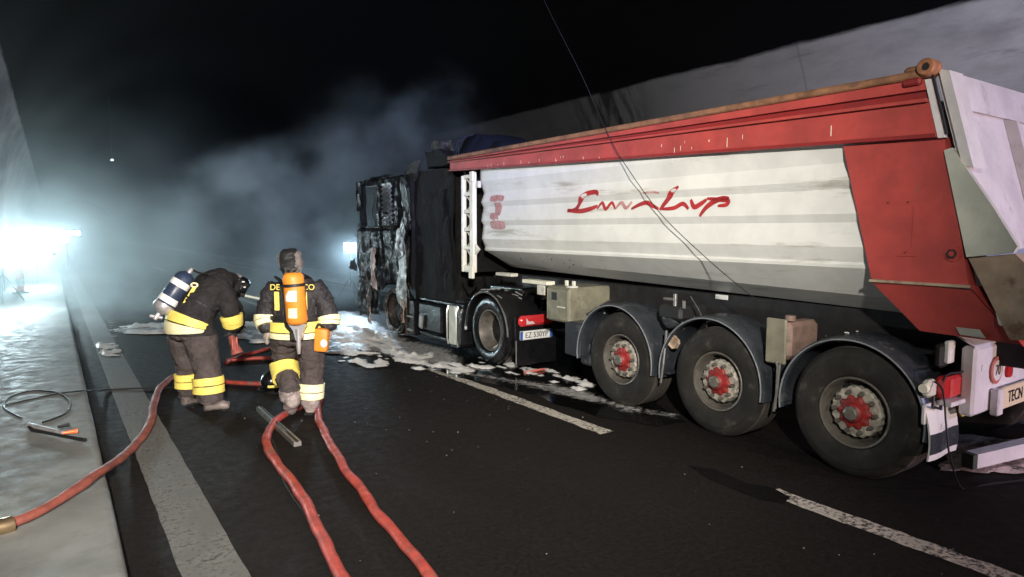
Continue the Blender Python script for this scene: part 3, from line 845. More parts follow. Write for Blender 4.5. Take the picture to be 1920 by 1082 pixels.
# ---- wheels
def make_wheel(parent, loc):
    w = part_empty('wheel', parent, Vector(loc) - wloc(parent))
    tp = [(0.055, .286), (0.030, .30), (0.012, .335), (0.008, .36), (0.0, .40), (0.004, .445), (0.012, .45), (0.016, .475), (0.034, .508), (0.055, .526), (0.062, .530)]
    for k in range(5):
        x = 0.062 + k * 0.0525
        tp += [(x + .036, .533), (x + .038, .519), (x + .049, .519), (x + .051, .533)]
    tp += [(0.325, .530), (0.35, .515), (0.376, .47), (0.387, .40), (0.37, .33), (0.34, .29)]
    t = obj('tyre', MB().lathe(tp, 'X', seg=64), 'tyre', w, True, True, 30)
    for p in t.data.polygons:
        if abs(p.normal.x) < 0.75 and 0.045 < p.center.x < 0.34: p.material_index = 1
    t.data.materials.append(MT['tread'])
    rp = [(0.062, .286), (0.036, .290), (0.030, .284), (0.034, .272), (0.060, .266), (0.075, .258), (0.155, .252), (0.185, .235), (0.195, .20), (0.180, .17), (0.165, .16), (0.165, .05)]
    obj('rim', MB().lathe(rp, 'X', seg=64), 'rim', w, True, True, 35)
    mb = MB()
    for k in range(10):
        a = 2 * PI * (k + .5) / 10
        mb.cyl((0.150, .218 * math.cos(a), .218 * math.sin(a)), (0.20, .218 * math.cos(a), .218 * math.sin(a)), .022, None, 10)
    o = obj('hand_holes', mb, 'black', w, True, True); o['kind'] = 'stuff'
    # bolt ring with scalloped edge
    mb = MB(); rings = []
    for h, r0, r1 in ((0.162, 0, 0), (0.078, 0, 0), (0.066, -.012, 0)):
        rings.append([Vector((h, (0.204 + r0 + .006 * math.cos(20 * a)) * math.cos(a), (0.204 + r0 + .006 * math.cos(20 * a)) * math.sin(a))) for a in [2 * PI * k / 80 for k in range(80)]])
    mb.loft(rings); obj('bolt_ring', mb, 'hubring', w, True, True, 35)
    mb = MB()
    for k in range(10):
        a = 2 * PI * k / 10
        c_ = Vector((0, .166 * math.cos(a), .166 * math.sin(a)))
        mb.cyl(c_ + Vector((.068, 0, 0)), c_ + Vector((.040, 0, 0)), .021, .019, 6)
        mb.cyl(c_ + Vector((.042, 0, 0)), c_ + Vector((.026, 0, 0)), .012, None, 8)
    o = obj('wheel_nuts', mb, 'rim', w, True, True); o['kind'] = 'stuff'
    mb = MB(); rings = []
    for h, rr_ in ((0.08, .132), (0.048, .128), (0.040, .118), (0.038, .06)):
        rings.append([Vector((h, (rr_ + .012 * math.cos(10 * a) * (rr_ > .1)) * math.cos(a), (rr_ + .012 * math.cos(10 * a) * (rr_ > .1)) * math.sin(a))) for a in [2 * PI * k / 60 for k in range(60)]])
    mb.loft(rings); obj('hub', mb, 'hubred', w, True, True, 40)
    mb = MB(); mb.lathe([(0.04, .082), (0.012, .080), (0.0, .070), (-0.004, .062)], 'X', seg=20); obj('hub_rim', mb, 'dark_red', w, True, True)
    mb = MB(); mb.lathe([(0.0, .064), (-0.018, .056), (-0.022, .046), (-0.022, 0.0)], 'X', seg=8); obj('hub_cap', mb, 'hubcap', w, False, True)
    return w
w0 = make_wheel(TR, (XL + .01, 2.77, .53))
for i, y in enumerate((4.11, 5.44)):
    c_ = copy_tree(w0, TR); c_.location = Vector((XL + .01, y, .53)) - TR.location; c_.rotation_euler = (0.7 + i * 1.1, 0, 0)
for i, y in enumerate((2.77, 4.11, 5.44)):
    c_ = copy_tree(w0, TR); c_.location = Vector((XR - .01, y, .53)) - TR.location; c_.rotation_euler = (0.3 * i, 0, PI)
# ---- mudguards: half-round shells with a rolled outer edge
def make_fender(y, a0=-8, a1=188, mat='fender', r=-.012):
    prof = [(0.02, .606), (-0.012, .618), (-0.018, .632), (-0.004, .640), (0.03, .646), (0.20, .652), (0.40, .650), (0.43, .64), (0.40, .632), (0.20, .634), (0.03, .628), (0.02, .606)]
    prof = [(h, q + r) for h, q in prof]
    f = obj('mudguard', MB().lathe(prof, 'X', (XL, y, .53), 40, math.radians(a0), math.radians(a1)), mat, TR, True, angle=35)
    mb = MB(); mb.tube([(XL - .016, y + (.622 + r) * math.cos(a), .53 + (.622 + r) * math.sin(a)) for a in [math.radians(a0 + (a1 - a0) * k / 40) for k in range(41)]], 0.0075, 6); obj('edge_bead', mb, 'fender_edge', f, True)
    return f
f5, f4, f3 = make_fender(2.80, r=-.03), make_fender(4.19), make_fender(5.52)
for y in (3.42, 4.75):
    bx('mudguard_bridge', (XL + .22, y, .50), (.36, .07, .03), 'fender', TR, .004)
    mb = MB(); mb.tube([(XL + .03, y, .95), (XL - .01, y, .60), (XL - .02, y + .02, .40)], .012, 6); obj('stay_rod', mb, 'steel', TR)
# foam flecks dried on the mudguards
mb = MB()
for yc in (2.80, 4.19, 5.52):
    for k in range(30 if yc > 3 else 8):
        a = math.radians(random.gauss(52, 16) if yc > 4.0 and yc < 5 else random.uniform(25, 110)); x = XL + random.uniform(.0, .34)
        mb.ball((x, yc + .632 * math.cos(a), .53 + .632 * math.sin(a)), random.uniform(.003, .008) * (2.2 if random.random() < .12 else 1), 1, (1, 1.5, .4))
obj('foam_flecks', mb, 'foam', TR)['kind'] = 'stuff'
# ---- boxes and tanks hung on the chassis
tb = bx('tool_box', (XL + .40, 6.54, 1.06), (.78, .46, .44), 'olive', TR, .02)
bx('box_lid_seam', (XL + .005, 6.54, 1.06), (.012, .42, .40), 'olive', tb, .012)
bx('box_label', (XL - .004, 6.60, 1.16), (.006, .11, .10), 'black', tb, .003)
bx('box_handle', (XL - .004, 6.46, 1.03), (.01, .16, .02), 'dusty_white', tb, .004)
bx('box_bracket', (XL + .2, 6.60, 1.315), (.03, .05, .07), 'cream', tb, .006)
bx('box_bracket', (XL + .2, 6.46, 1.315), (.03, .05, .07), 'cream', tb, .006)
mb = MB(); mb.box((XL + .10, 6.37, 1.285), (.12, .10, .02), .008); mb.rough(.008, 20); obj('foam_crust', mb, 'foam', tb)
mb = MB(); mb.tube([(XL + .25, 6.26, .94), (XL + .5, 6.10, 1.12)], .018, 6); obj('box_strut', mb, 'chassis', tb)
bx('side_skirt', (XL + .2, 6.25, .66), (.40, .30, .42), 'fender', TR, .02)
mb = MB(); mb.box((XL + .22, 6.05, .43), (.36, .20, .14), .03); obj('skirt_end', mb, 'fender', TR)
at = obj('air_tank', MB().lathe([(0.0, 0.0), (0.0, .05), (.02, .09), (.05, .105), (.40, .105), (.43, .09), (.45, 0)], 'X', (XL + .08, 4.80, 1.06), 24), 'fender', TR, True)
bx('tank_cover', (XL + .28, 4.76, 1.13), (.42, .32, .15), 'chassis', at, .03)
mb = MB(); mb.cyl((XL + .12, 4.72, 1.19), (XL + .12, 4.72, 1.33), .02, None, 10); mb.cyl((XL + .10, 4.86, 1.27), (XL + .12, 4.70, 1.27), .014, None, 8); mb.cyl((XL + .12, 4.60, 1.19), (XL + .12, 4.60, 1.27), .016, None, 8); obj('tank_valve', mb, 'steel', at, True)
mb = MB(); mb.tube([(XL + .12, 4.60, 1.27), (XL + .1, 4.5, 1.32), (XL + .12, 4.42, 1.2), (XL + .2, 4.36, 1.0)], .01, 6); obj('air_line', mb, 'black', at, True)
mb = MB(); mb.box((XL + .04, 4.66, .84), (.02, .13, .12), .03, Matrix.Rotation(.6, 4, 'X')); obj('side_reflector', mb, 'rusty_plate', at)
fl = bx('fluid_tank', (XL + .28, 3.44, 1.02), (.46, .17, .33), 'tank_brown', TR, .04)
bx('tank_plate', (XL + .01, 3.46, 1.02), (.03, .20, .40), 'olive', fl, .012)
mb = MB(); mb.cyl((XL + .12, 3.40, 1.20), (XL + .12, 3.40, 1.245), .045, None, 14); obj('tank_cap', mb, 'tank_brown', fl, True)
mb = MB(); mb.tube([(XL - .01, 3.44, .84), (XL - .02, 3.42, .80), (XL - .01, 3.43, .42)], .009, 6); obj('hanging_link', mb, 'steel', fl)
# ---- rear end: lamp, mudflap, crossbeam, plates
RY = 2.17
tl = obj('tail_lamp', MB().box((XL + .29, RY - .01, .845), (.40, .09, .165), .02), 'lamp_red', TR)
mb = MB(); mb.prism([(XL + .31, RY - .058, .905), (XL + .39, RY - .058, .905), (XL + .365, RY - .058, .785), (XL + .345, RY - .058, .785)], (0, .004, 0)); obj('lamp_reflector', mb, 'lamp_pale', tl)
obj('lamp_panel', MB().box((XL + .18, RY - .057, .845), (.13, .006, .135), .002), 'lamp_red', tl)
mb = MB(); mb.tube(smooth_path([(XL + .05, RY - .04, .91), (XL + .10, RY - .05, .955), (XL + .28, RY - .06, .95), (XL + .48, RY - .05, .96), (XL + .51, RY - .04, .88)], 5), .007, 6); obj('lamp_guard', mb, 'chassis', tl)
mb = MB(); mb.lathe([(0, 0), (0, .032), (.02, .035), (.05, .03)], 'X', (XL - .10, RY + .03, .86), 14); obj('side_marker', mb, 'cream', tl, True)
obj('marker_base', MB().box((XL + .0, RY + .03, .85), (.12, .06, .13), .02), 'dusty_white', tl)
mb = MB(); mb.tube([(XL - .02, RY - .01, .80), (XL - .05, RY - .02, .73), (XL + .06, RY - .03, .70), (XL + .12, RY, .73)], .011, 6); obj('marker_cable', mb, 'black', tl, True)
bx('outline_marker', (XL + .27, RY + .02, 1.09), (.10, .04, .17), 'white_plate', TR, .01)
bx('marker_stalk', (XL + .24, RY + .06, 1.06), (.12, .06, .18), 'black', TR, .02)
bx('lamp_bracket', (XL + .36, RY - .04, .735), (.56, .10, .035), 'rear_white', TR, .006)
# mudflap with curved sheet, dark band and lettering
mf_rows = []
for k in range(9):
    z = .72 - .40 * k / 8
    y = RY + .03 - .05 * math.sin(k / 8 * 2.2)
    mf_rows.append([Vector((XL - .05 + .46 * j / 6, y - .01 * math.sin(j), z)) for j in range(7)])
mb = MB(); mb.loft([[p for p in r] + [p + Vector((0, .012, 0)) for p in r[::-1]] for r in mf_rows]); mfl = obj('mudflap', mb, 'white_plate', TR, True, angle=60)
mb = MB(); mb.loft([[p + Vector((0, -.003, 0)) for p in r] + [p + Vector((0, -.001, 0)) for p in r[::-1]] for r in mf_rows[4:8]]); obj('flap_band', mb, 'fender', mfl)
obj('flap_mount', MB().box((XL + .18, RY + .035, .66), (.48, .03, .15), .008), 'rear_white', mfl)
text('flap_lettering', 'A.U', .075, 'white_print', mfl, (XL + .15, RY - .026, .555), (PI / 2, 0, 0))
mb = MB(); mb.box((XL + .50, RY + .0, .62), (.09, .08, .11), .03, Matrix.Rotation(.7, 4, 'Y')); obj('wheel_chock', mb, 'reflect', TR)
# rear crossbeam with the round 70 sign and the long plate
BY = 2.03
rb = obj('rear_crossbeam', MB().box((6.52, BY + .05, .88), (2.02, .10, .52), .02), 'rear_white', TR)
mb = MB(); mb.prism([(5.50, BY + .005, 1.143), (7.54, BY + .005, 1.143), (7.54, BY + .24, 1.30), (5.46, BY + .24, 1.27)], (0, .01, .01)); obj('beam_cover', mb, 'rear_white', rb)
sg = obj('speed_sign', MB().lathe([(.0, 0.105), (-.012, .105), (-.014, .10), (-.014, 0)], 'Y', (5.86, BY - .004, .935), 32), 'sign_red', rb, True)
obj('sign_face', MB().lathe([(-.014, .080), (-.017, .079), (-.017, 0)], 'Y', (5.86, BY - .004, .935), 32), 'white_plate', sg, True)
text('sign_number', '70', .115, 'ink', sg, (5.86, BY - .0225, .935), (PI / 2, 0, 0), sx=.8)
obj('reflector', MB().lathe([(0, .055), (-.02, .05), (-.024, 0)], 'Y', (6.10, BY - .002, .90), 20), 'lamp_red', rb, True)
obj('beam_sticker', MB().box((5.65, BY - .003, .98), (.07, .006, .05), .001), 'white_plate', rb)
obj('beam_sticker', MB().box((6.26, BY - .003, .89), (.12, .006, .10), .001), 'white_plate', rb)
pl = obj('rear_plate', MB().box((6.34, BY - .04, .715), (.90, .03, .165), .006), 'yellow_plate', rb)
text('plate_lettering', 'TECN', .13, 'ink', pl, (5.98, BY - .058, .715), (PI / 2, 0, 0), align='LEFT', sx=.85)
obj('plate_holder', MB().box((5.82, BY - .04, .70), (.09, .06, .20), .01), 'rear_white', rb)
# ---- lettering on the side: red brush script and a small faded mark
def ribbon(name, px, w, mat, x=XL + .045):
    pts = smooth_path([PX(a, b_, x) for a, b_ in px], 6)
    mb = MB(); L, Rr = [], []
    n = len(pts)
    for i, p in enumerate(pts):
        d = (pts[min(i + 1, n - 1)] - pts[max(i - 1, 0)]).normalized()
        nrm = Vector((0, -d.z, d.y)).normalized()
        ww = 1.7 * w * (0.3 + 0.65 * math.sin(PI * (i + .6) / (n + .2)) ** 0.6)
        L.append(p + nrm * ww); Rr.append(p - nrm * ww)
    for i in range(n):
        for q in (L[i], Rr[i]): q.x = side_x(q.z) - 0.004
    vl = [mb.bm.verts.new(q) for q in L]; vr = [mb.bm.verts.new(q) for q in Rr]
    for i in range(n - 1): mb.bm.faces.new((vl[i], vr[i], vr[i + 1], vl[i + 1]))
    return obj(name, mb, mat, lett)
def side_x(z):
    for (d0, z0), (d1, z1) in zip(SIDE, SIDE[1:]):
        if z1 <= z <= z0: return XL + d0 + (d1 - d0) * (z0 - z) / (z0 - z1)
    return XL + .05
lett = part_empty('side_lettering', TR, (XL - 6.45, 0, 2.2))
for px, w, mt in (
    ([(1062, 396), (1078, 392), (1086, 376), (1098, 364), (1116, 360), (1122, 366)], .020, 'ink_red'),
    ([(1062, 394), (1085, 396), (1104, 392), (1118, 386)], .018, 'ink_red'),
    ([(1118, 392), (1126, 380), (1134, 392), (1144, 380), (1152, 392)], .013, 'ink_red'),
    ([(1152, 392), (1162, 380), (1172, 390), (1182, 378)], .013, 'ink_pink'),
    ([(1182, 392), (1196, 384), (1210, 380), (1222, 386), (1234, 392)], .015, 'ink_red'),
    ([(1236, 394), (1246, 378), (1258, 362), (1272, 350)], .018, 'ink_red'),
    ([(1240, 392), (1262, 390), (1278, 382), (1290, 392)], .014, 'ink_red'),
    ([(1292, 374), (1300, 388), (1312, 382), (1322, 374)], .016, 'ink_red'),
    ([(1312, 406), (1322, 390), (1336, 378), (1352, 372), (1364, 372)], .017, 'ink_red'),
    ([(1322, 372), (1342, 374), (1362, 376), (1360, 384), (1344, 386)], .014, 'ink_red'),
    ([(1206, 362), (1222, 360), (1236, 362)], .008, 'ink_pink')):
    ribbon('brush_stroke', px, w, mt)
for px, w, mt in (([(918, 372), (944, 372)], .030, 'ink_pink'), ([(932, 372), (932, 404)], .055, 'ink_pink'), ([(918, 404), (930, 408), (926, 416)], .035, 'ink_pink'), ([(918, 422), (945, 422)], .040, 'ink_pink')):
    ribbon('small_mark', px, w, mt)
# dark grease specks low on the body
mb = MB()
for k in range(60):
    y = random.uniform(2.9, 8.2); z = random.uniform(1.5, 1.68)
    x = XL + .12 + (1.69 - z) / .17 * .22 if z < 1.69 else XL + .1
    mb.ball((x - .004, y, z), random.uniform(.004, .012), 1, (.3, 1.4, .8))
obj('grease_specks', mb, 'ink', TR)['kind'] = 'stuff'

# ================================================================== BURNT TRACTOR UNIT
TU = thing('tractor_unit', 'burnt-out lorry tractor unit with collapsed black cab, wet with foam', 'truck', (6.45, 10.4, 0))
def crumple(name, ya, yb, za, zb, x, mat, parent, amp=.03, sc=3.0, seed=0.0, jag=.03, th=.015, lean=0.0, n=(12, 22), top=None, xfun=None):
    """crumpled sheet in the side plane with ragged outline and a little thickness"""
    mb = MB(); ny, nz = n
    F, B = [], []
    for i in range(ny + 1):
        for j in range(nz + 1):
            u, w = i / ny, j / nz
            zt = zb if top is None else top(u)
            y = ya + (yb - ya) * u; z = za + (zt - za) * w
            p = Vector((x, y, z))
            q = noise.noise_vector(p * sc + Vector((seed, seed, 0)))
            r = noise.noise_vector(p * sc * 3.1 + Vector((0, seed, seed)))
            edge = 1.0 if i in (0, ny) or j in (0, nz) else 0.35
            p += Vector((q.x * amp + r.x * amp * .4 + lean * (w - .5), (q.y + r.y * .5) * jag * edge, (q.z + r.z * .5) * jag * edge))
            if xfun: p.x += xfun(u, w)
            F.append(mb.bm.verts.new(p)); B.append(mb.bm.verts.new(p + Vector((th, 0, 0))))
    idx = lambda i, j: i * (nz + 1) + j
    for i in range(ny):
        for j in range(nz):
            a, b2, c2, d2 = idx(i, j), idx(i + 1, j), idx(i + 1, j + 1), idx(i, j + 1)
            mb.bm.faces.new((F[a], F[b2], F[c2], F[d2])); mb.bm.faces.new((B[d2], B[c2], B[b2], B[a]))
    for i in range(ny):
        for j in (0, nz):
            mb.bm.faces.new((F[idx(i, j)], F[idx(i + 1, j)], B[idx(i + 1, j)], B[idx(i, j)]))
    for j in range(nz):
        for i in (0, ny):
            mb.bm.faces.new((F[idx(i, j)], F[idx(i, j + 1)], B[idx(i, j + 1)], B[idx(i, j)]))
    return obj(name, mb, mat, parent, True, angle=60)
# cab: hollow shell of pillars, lower door, roof, rear wall and nose
cab = part_empty('cab', TU, Vector((6.45, 11.9, 1.9)) - TU.location)
def cab_skin(name, x, sgn, seed):
    """one crumpled side skin with window opening, wheel arch and ragged edges"""
    mb = MB(); ny, nz = 64, 72; V_ = {}
    for i in range(ny + 1):
        for j in range(nz + 1):
            y = 10.72 + 2.42 * i / ny; z = .34 + 2.62 * j / nz
            if 12.10 < y < 12.88 and 2.08 < z < 2.86: continue
            if (y - 11.55) ** 2 + (z - .47) ** 2 < .50 ** 2: continue
            rag = noise.noise(Vector((y * 2.5, z * 2.5, seed)))
            if z < .75 + .25 * rag and y < 11.1: continue
            if noise.noise(Vector((y * 2.1 + 7, z * 1.5, seed + 4))) > .60: continue
            p = Vector((x, y, z))
            n_a = noise.noise(Vector((y * 1.6, z * 1.1, seed))); n_b = noise.noise(Vector((y * 7, z * 1.6, seed + 2)))
            n_c = noise.noise(Vector((y * 9, z * 9, seed)))
            rid_ = 1 - 2 * abs(noise.noise(Vector((y * 4.5, z * 2.6, seed + 9))))
            p.x += -sgn * (.055 * n_a + .028 * n_b + .018 * n_c + .028 * rid_)
            for yg in (11.08, 11.86): 
                if abs(y - yg) < .045: p.x += sgn * .05
            if abs(z - 2.02) < .03 or abs(z - .98) < .03: p.x += sgn * .035
            q = noise.noise_vector(Vector((y * 6, z * 6, seed)))
            p.y += q.x * .014; p.z += q.y * .014
            V_[i, j] = mb.bm.verts.new(p)
    for i in range(ny):
        for j in range(nz):
            k4 = [(i, j), (i + 1, j), (i + 1, j + 1), (i, j + 1)]
            if all(k in V_ for k in k4): mb.bm.faces.new([V_[k] for k in k4])
    for v_ in [v_ for v_ in mb.bm.verts if not v_.link_faces]: mb.bm.verts.remove(v_)
    r_ = bmesh.ops.solidify(mb.bm, geom=mb.bm.faces[:], thickness=.012)
    return obj(name, mb, 'burnt_wet', cab, True, angle=70)
cab_skin('side_skin', XL, 1, 3.0)
cab_skin('side_skin', XR, -1, 8.0)
for sx, x in ((1, XL), (-1, XR)):
    crumple('front_pillar', 12.90, 13.10, 2.06, 2.92, x + .04 * sx, 'soot', cab, .015, 4, 1, .015, .06, n=(4, 14))
    crumple('door_pillar', 11.90, 12.06, 1.98, 2.93, x + .04 * sx, 'soot', cab, .02, 4, 5, .02, .05, n=(4, 16))
crumple('roof_skin', 10.7, 13.0, 0, 1, 0, 'soot', cab, .0, 2, 2, .0) if False else None
mb = MB()
rows = []
for i in range(25):
    y = 10.9 + 2.2 * i / 24; row = []
    for k in range(19):
        x = XL + 2.5 * k / 18
        q = noise.noise_vector(Vector((x * 2, y * 2, 4))) * .07
        zc = 2.93 + .10 * math.sin(PI * i / 24) - .10 * math.sin(PI * k / 18) * (1 - i / 40) + q.z
        row.append(Vector((x + q.x * .6, y + q.y * .6, zc)))
    rows.append(row)
mb.loft(rows, closed=False, cap=False); obj('roof', mb, 'soot', cab, True, angle=180)
mb = MB(); mb.box((6.45, 10.74, 1.95), (2.42, .05, 2.0)); bmesh.ops.subdivide_edges(mb.bm, edges=mb.bm.edges[:], cuts=7, use_grid_fill=True); mb.rough(.03, 3, 2); obj('rear_wall', mb, 'soot', cab)
mb = MB(); mb.box((6.45, 13.08, 1.42), (2.45, .06, 1.2)); bmesh.ops.subdivide_edges(mb.bm, edges=mb.bm.edges[:], cuts=7, use_grid_fill=True); mb.rough(.04, 3, 5); obj('nose_panel', mb, 'burnt', cab)
mb = MB(); mb.box((6.45, 11.9, 1.0), (2.1, 2.1, .10)); mb.box((6.45, 11.9, 1.25), (1.2, 2.0, .5)); obj('cab_floor', mb, 'soot', cab)
mb = MB(); mb.tube([(XL + .02, 12.78, 2.12), (XL - .03, 12.80, 2.16), (XL - .03, 12.80, 2.42), (XL + .01, 12.78, 2.45)], .014, 6); obj('grab_handle', mb, 'soot', cab)
# melted and torn strips hanging along the side
crumple('ribbed_strip', 11.36, 11.78, 2.02, 2.84, XL - .05, 'burnt_bare', cab, .02, 2.5, 3, .03, .015, n=(6, 40), xfun=lambda u, w: .022 * math.sin(w * 62))
crumple('bare_metal_strip', 10.80, 11.14, .62, 2.12, XL - .05, 'alu', cab, .05, 2.6, 4, .05, n=(7, 30), top=lambda u: 2.16 - .5 * abs(u - .4))
crumple('melted_strip', 12.12, 12.30, .88, 1.62, XL - .07, 'melted', cab, .05, 4, 2, .06, n=(5, 22))
crumple('melted_drip', 12.42, 12.56, .14, .72, XL - .06, 'melted', cab, .05, 6, 6, .06, n=(4, 18))
crumple('melted_tab', 10.86, 11.00, .35, .74, XL - .07, 'melted', cab, .03, 5, 16, .03, n=(4, 12))
crumple('scorched_patch', 10.86, 11.10, 1.52, 2.02, XL - .085, 'alu', cab, .04, 5, 21, .06, n=(6, 12))
crumple('bumper', 12.60, 13.20, .22, .95, XL + .03, 'burnt', cab, .06, 3.2, 4, .06, n=(10, 14))
for k in range(7):
    y = random.uniform(10.8, 13.0); z1 = random.uniform(1.2, 2.7); L = random.uniform(.3, 1.1)
    pts = [(XL - .06, y, z1)]
    for j in range(1, 6):
        pts.append((XL - .06 - random.uniform(0, .06), y + random.uniform(-.05, .05) * j, z1 - L * j / 5))
    obj('hanging_cable', MB().tube(smooth_path(pts, 4), random.uniform(.006, .013), 5), random.choice(['soot', 'burnt_bare', 'black']), cab, True)
for k in range(5):
    y = random.uniform(10.75, 13.1); z = random.uniform(.25, 2.0); w = random.uniform(.06, .22); h = random.uniform(.08, .35)
    crumple('torn_scrap', y, y + w, z, z + h, XL - .055 - random.uniform(0, .05), random.choice(['burnt', 'burnt', 'soot', 'burnt_bare']), cab, .06, 5, k * 3.3, .07, n=(4, 6))
# seat frames and steering column left standing inside
for y in (11.7, 11.72):
    pass
for x in (5.75, 7.1):
    mb = MB(); mb.tube([(x - .2, 11.6, 1.1), (x - .2, 11.45, 2.1), (x + .2, 11.45, 2.1), (x + .2, 11.6, 1.1)], .03, 6); obj('seat_frame', mb, 'burnt', cab)
mb = MB(); mb.tube([(5.8 + .2 * math.cos(a), 12.45 + .08 * math.sin(a), 1.75 + .2 * math.sin(a)) for a in [2 * PI * k / 20 for k in range(21)]], .016, 6); obj('steering_wheel', mb, 'burnt', cab)
# jagged remains of the roof deflector
for k, (pts) in enumerate((
    [(775, 303), (786, 300), (781, 332), (770, 344), (748, 346), (757, 330)],
    [(728, 342), (752, 336), (764, 322), (752, 346), (735, 352)],
    [(682, 350), (700, 338), (722, 334), (738, 340), (716, 346)],
    [(757, 330), (770, 318), (777, 304), (762, 312)])):
    mb = MB(); q = [PX(a, b_, XL + .05 + .06 * k) for a, b_ in pts]
    mb.prism(q, (.05, .02, 0)); bmesh.ops.subdivide_edges(mb.bm, edges=mb.bm.edges[:], cuts=2); mb.rough(.02, 8, k)
    obj('deflector_shard', mb, 'burnt_bare' if k == 1 else 'burnt', cab)
# sooty side fairing between cab and trailer
crumple('side_fairing', 9.35, 10.72, .78, 2.98, XL + .10, 'soot', TU, .045, 1.6, 3, .05, .03, n=(18, 30))
for k in range(2):
    crumple('hanging_shred', 9.45 + .2 * k, 9.58 + .2 * k, 1.0 + .3 * abs(math.sin(k * 2.1)), 2.7 - .5 * abs(math.cos(k * 1.7)), XL + .03, 'soot', TU, .06, 3, k + 30, .08, n=(4, 20))
mb = MB(); mb.box((6.5, 9.45, 1.9), (2.2, .05, 2.1)); obj('fairing_bulkhead', mb, 'soot', TU)
# chassis and equipment low down
bx('chassis_rail', (6.05, 9.8, .92), (.14, 5.4, .26), 'gloss_black', TU, .01)
bx('chassis_rail', (6.85, 9.8, .92), (.14, 5.4, .26), 'gloss_black', TU, .01)
bx('catwalk', (6.3, 9.7, .80), (2.1, 1.5, .05), 'gloss_black', TU, .01)
bx('battery_box', (XL + .3, 10.05, .50), (.55, .82, .48), 'gloss_black', TU, .03)
bx('battery_tray', (XL + .28, 9.75, .20), (.5, 1.3, .06), 'gloss_black', TU, .01)
stp = bx('cab_step', (XL + .12, 10.72, .44), (.26, .30, .62), 'gloss_black', TU, .02)
bx('step_tread', (XL - .02, 10.70, .46), (.05, .22, .03), 'steel', stp, .006)
bx('step_tread', (XL - .02, 10.70, .22), (.05, .22, .03), 'steel', stp, .006)
bx('step_post', (XL - .015, 10.86, .42), (.04, .04, .64), 'burnt', stp, .006)
mb = MB(); mb.box((XL - .02, 10.28, .42), (.03, .14, .24), .02, Matrix.Rotation(.15, 4, 'X')); obj('canister', mb, 'steel', TU)
# fuel tank with pale rounded side cover
def rrect(y, z, hy, hz, r, x, n=6):
    pts = []
    for (sy, sz, a0) in ((1, 1, 0), (-1, 1, PI / 2), (-1, -1, PI), (1, -1, 1.5 * PI)):
        for k in range(n + 1):
            a = a0 + PI / 2 * k / n
            pts.append(Vector((x, y + sy * (hy - r) + r * math.cos(a), z + sz * (hz - r) + r * math.sin(a))))
    return pts
mb = MB(); mb.loft([rrect(9.20, .46, .19, .34, .10, XL + .03), rrect(9.20, .46, .205, .355, .11, XL + .06), rrect(9.20, .46, .205, .355, .11, XL + .62)])
ft = obj('fuel_tank', mb, 'gloss_black', TU, True, angle=35)
mb = MB(); mb.loft([rrect(9.24, .47, .10, .30, .045, XL + .0), rrect(9.24, .47, .11, .31, .05, XL + .015), rrect(9.24, .47, .11, .31, .05, XL + .035)]); obj('tank_cover', mb, 'greygreen', ft, True, angle=35)
for y in (9.075, 9.375):
    mb = MB(); mb.loft([rrect(9.20, .46, .19, .36, .1, XL + .02 + d) for d in (0, .01)]) if False else mb.tube([(XL + .01, y, .15), (XL - .01, y, .25), (XL - .01, y, .68), (XL + .02, y, .78)], .012, 6); obj('tank_strap', mb, 'steel', ft, True)
# front wheel burnt down to wire and rim
fw = part_empty('front_wheel', TU, Vector((XL + .05, 11.55, .47)) - TU.location)
mb = MB()
for r_, x_ in ((.40, 0), (.43, .04), (.37, .02), (.41, .09), (.45, .15), (.39, .2)):
    pts = [(x_ + .02 * math.sin(5 * a + r_ * 40), (r_ * (1 + .04 * math.sin(3 * a + x_ * 50))) * math.cos(a), r_ * (1 + .05 * math.sin(2 * a + x_ * 30)) * math.sin(a)) for a in [2 * PI * k / 30 for k in range(31)]]
    mb.tube(pts, .013, 5)
obj('tyre_wires', mb, 'burnt_bare', fw, True, True)['kind'] = 'stuff'
obj('rim', MB().lathe([(.03, .29), (.05, .27), (.12, .25), (.16, .2), (.14, .12), (.09, .11), (.07, 0)], 'X', seg=32), 'burnt', fw, True, True)
obj('tyre_remains', MB().lathe([(.06, .30), (.05, .40), (.1, .44), (.22, .44), (.28, .40), (.28, .3)], 'X', seg=32).rough(.03, 7), 'soot', fw, True, True)
c_ = copy_tree(fw, TU); c_.location = Vector((XR - .05, 11.55, .47)) - TU.location; c_.rotation_euler = (0, 0, PI)
# drive wheel with deep dished rim and a pale crescent painted in for light
dwp = part_empty('drive_wheel', TU, Vector((XL + .02, 8.20, .52)) - TU.location)
tp = [(0.05, .30), (0.02, .33), (0.0, .40), (0.01, .455), (.035, .495), (.06, .515), (.10, .52), (.105, .505), (.115, .505), (.12, .52), (.17, .52), (.175, .505), (.185, .505), (.19, .52), (.25, .515), (.28, .49), (.30, .42), (.28, .32), (.25, .29)]
obj('tyre', MB().lathe(tp, 'X', seg=56), 'gloss_black', dwp, True, True, 30)
obj('inner_tyre', MB().lathe([(h + .33, r) for h, r in tp], 'X', seg=40), 'tyre', dwp, True, True, 30)
obj('rim', MB().lathe([(.055, .30), (.03, .305), (.03, .29), (.06, .278), (.10, .268), (.20, .25), (.235, .235)], 'X', seg=48), 'rim', dwp, True, True, 35)
obj('rim_disc', MB().lathe([(.232, .236), (.225, .20), (.24, .12), (.20, .10), (.20, 0)], 'X', seg=48), 'char', dwp, True, True, 35)
mb = MB()
for k in range(8):
    a = 2 * PI * (k + .3) / 8
    mb.cyl((.225, .165 * math.cos(a), .165 * math.sin(a)), (.25, .165 * math.cos(a), .165 * math.sin(a)), .026, None, 10)
obj('hand_holes', mb, 'black', dwp, True, True)['kind'] = 'stuff'
mb = MB()
rows = []
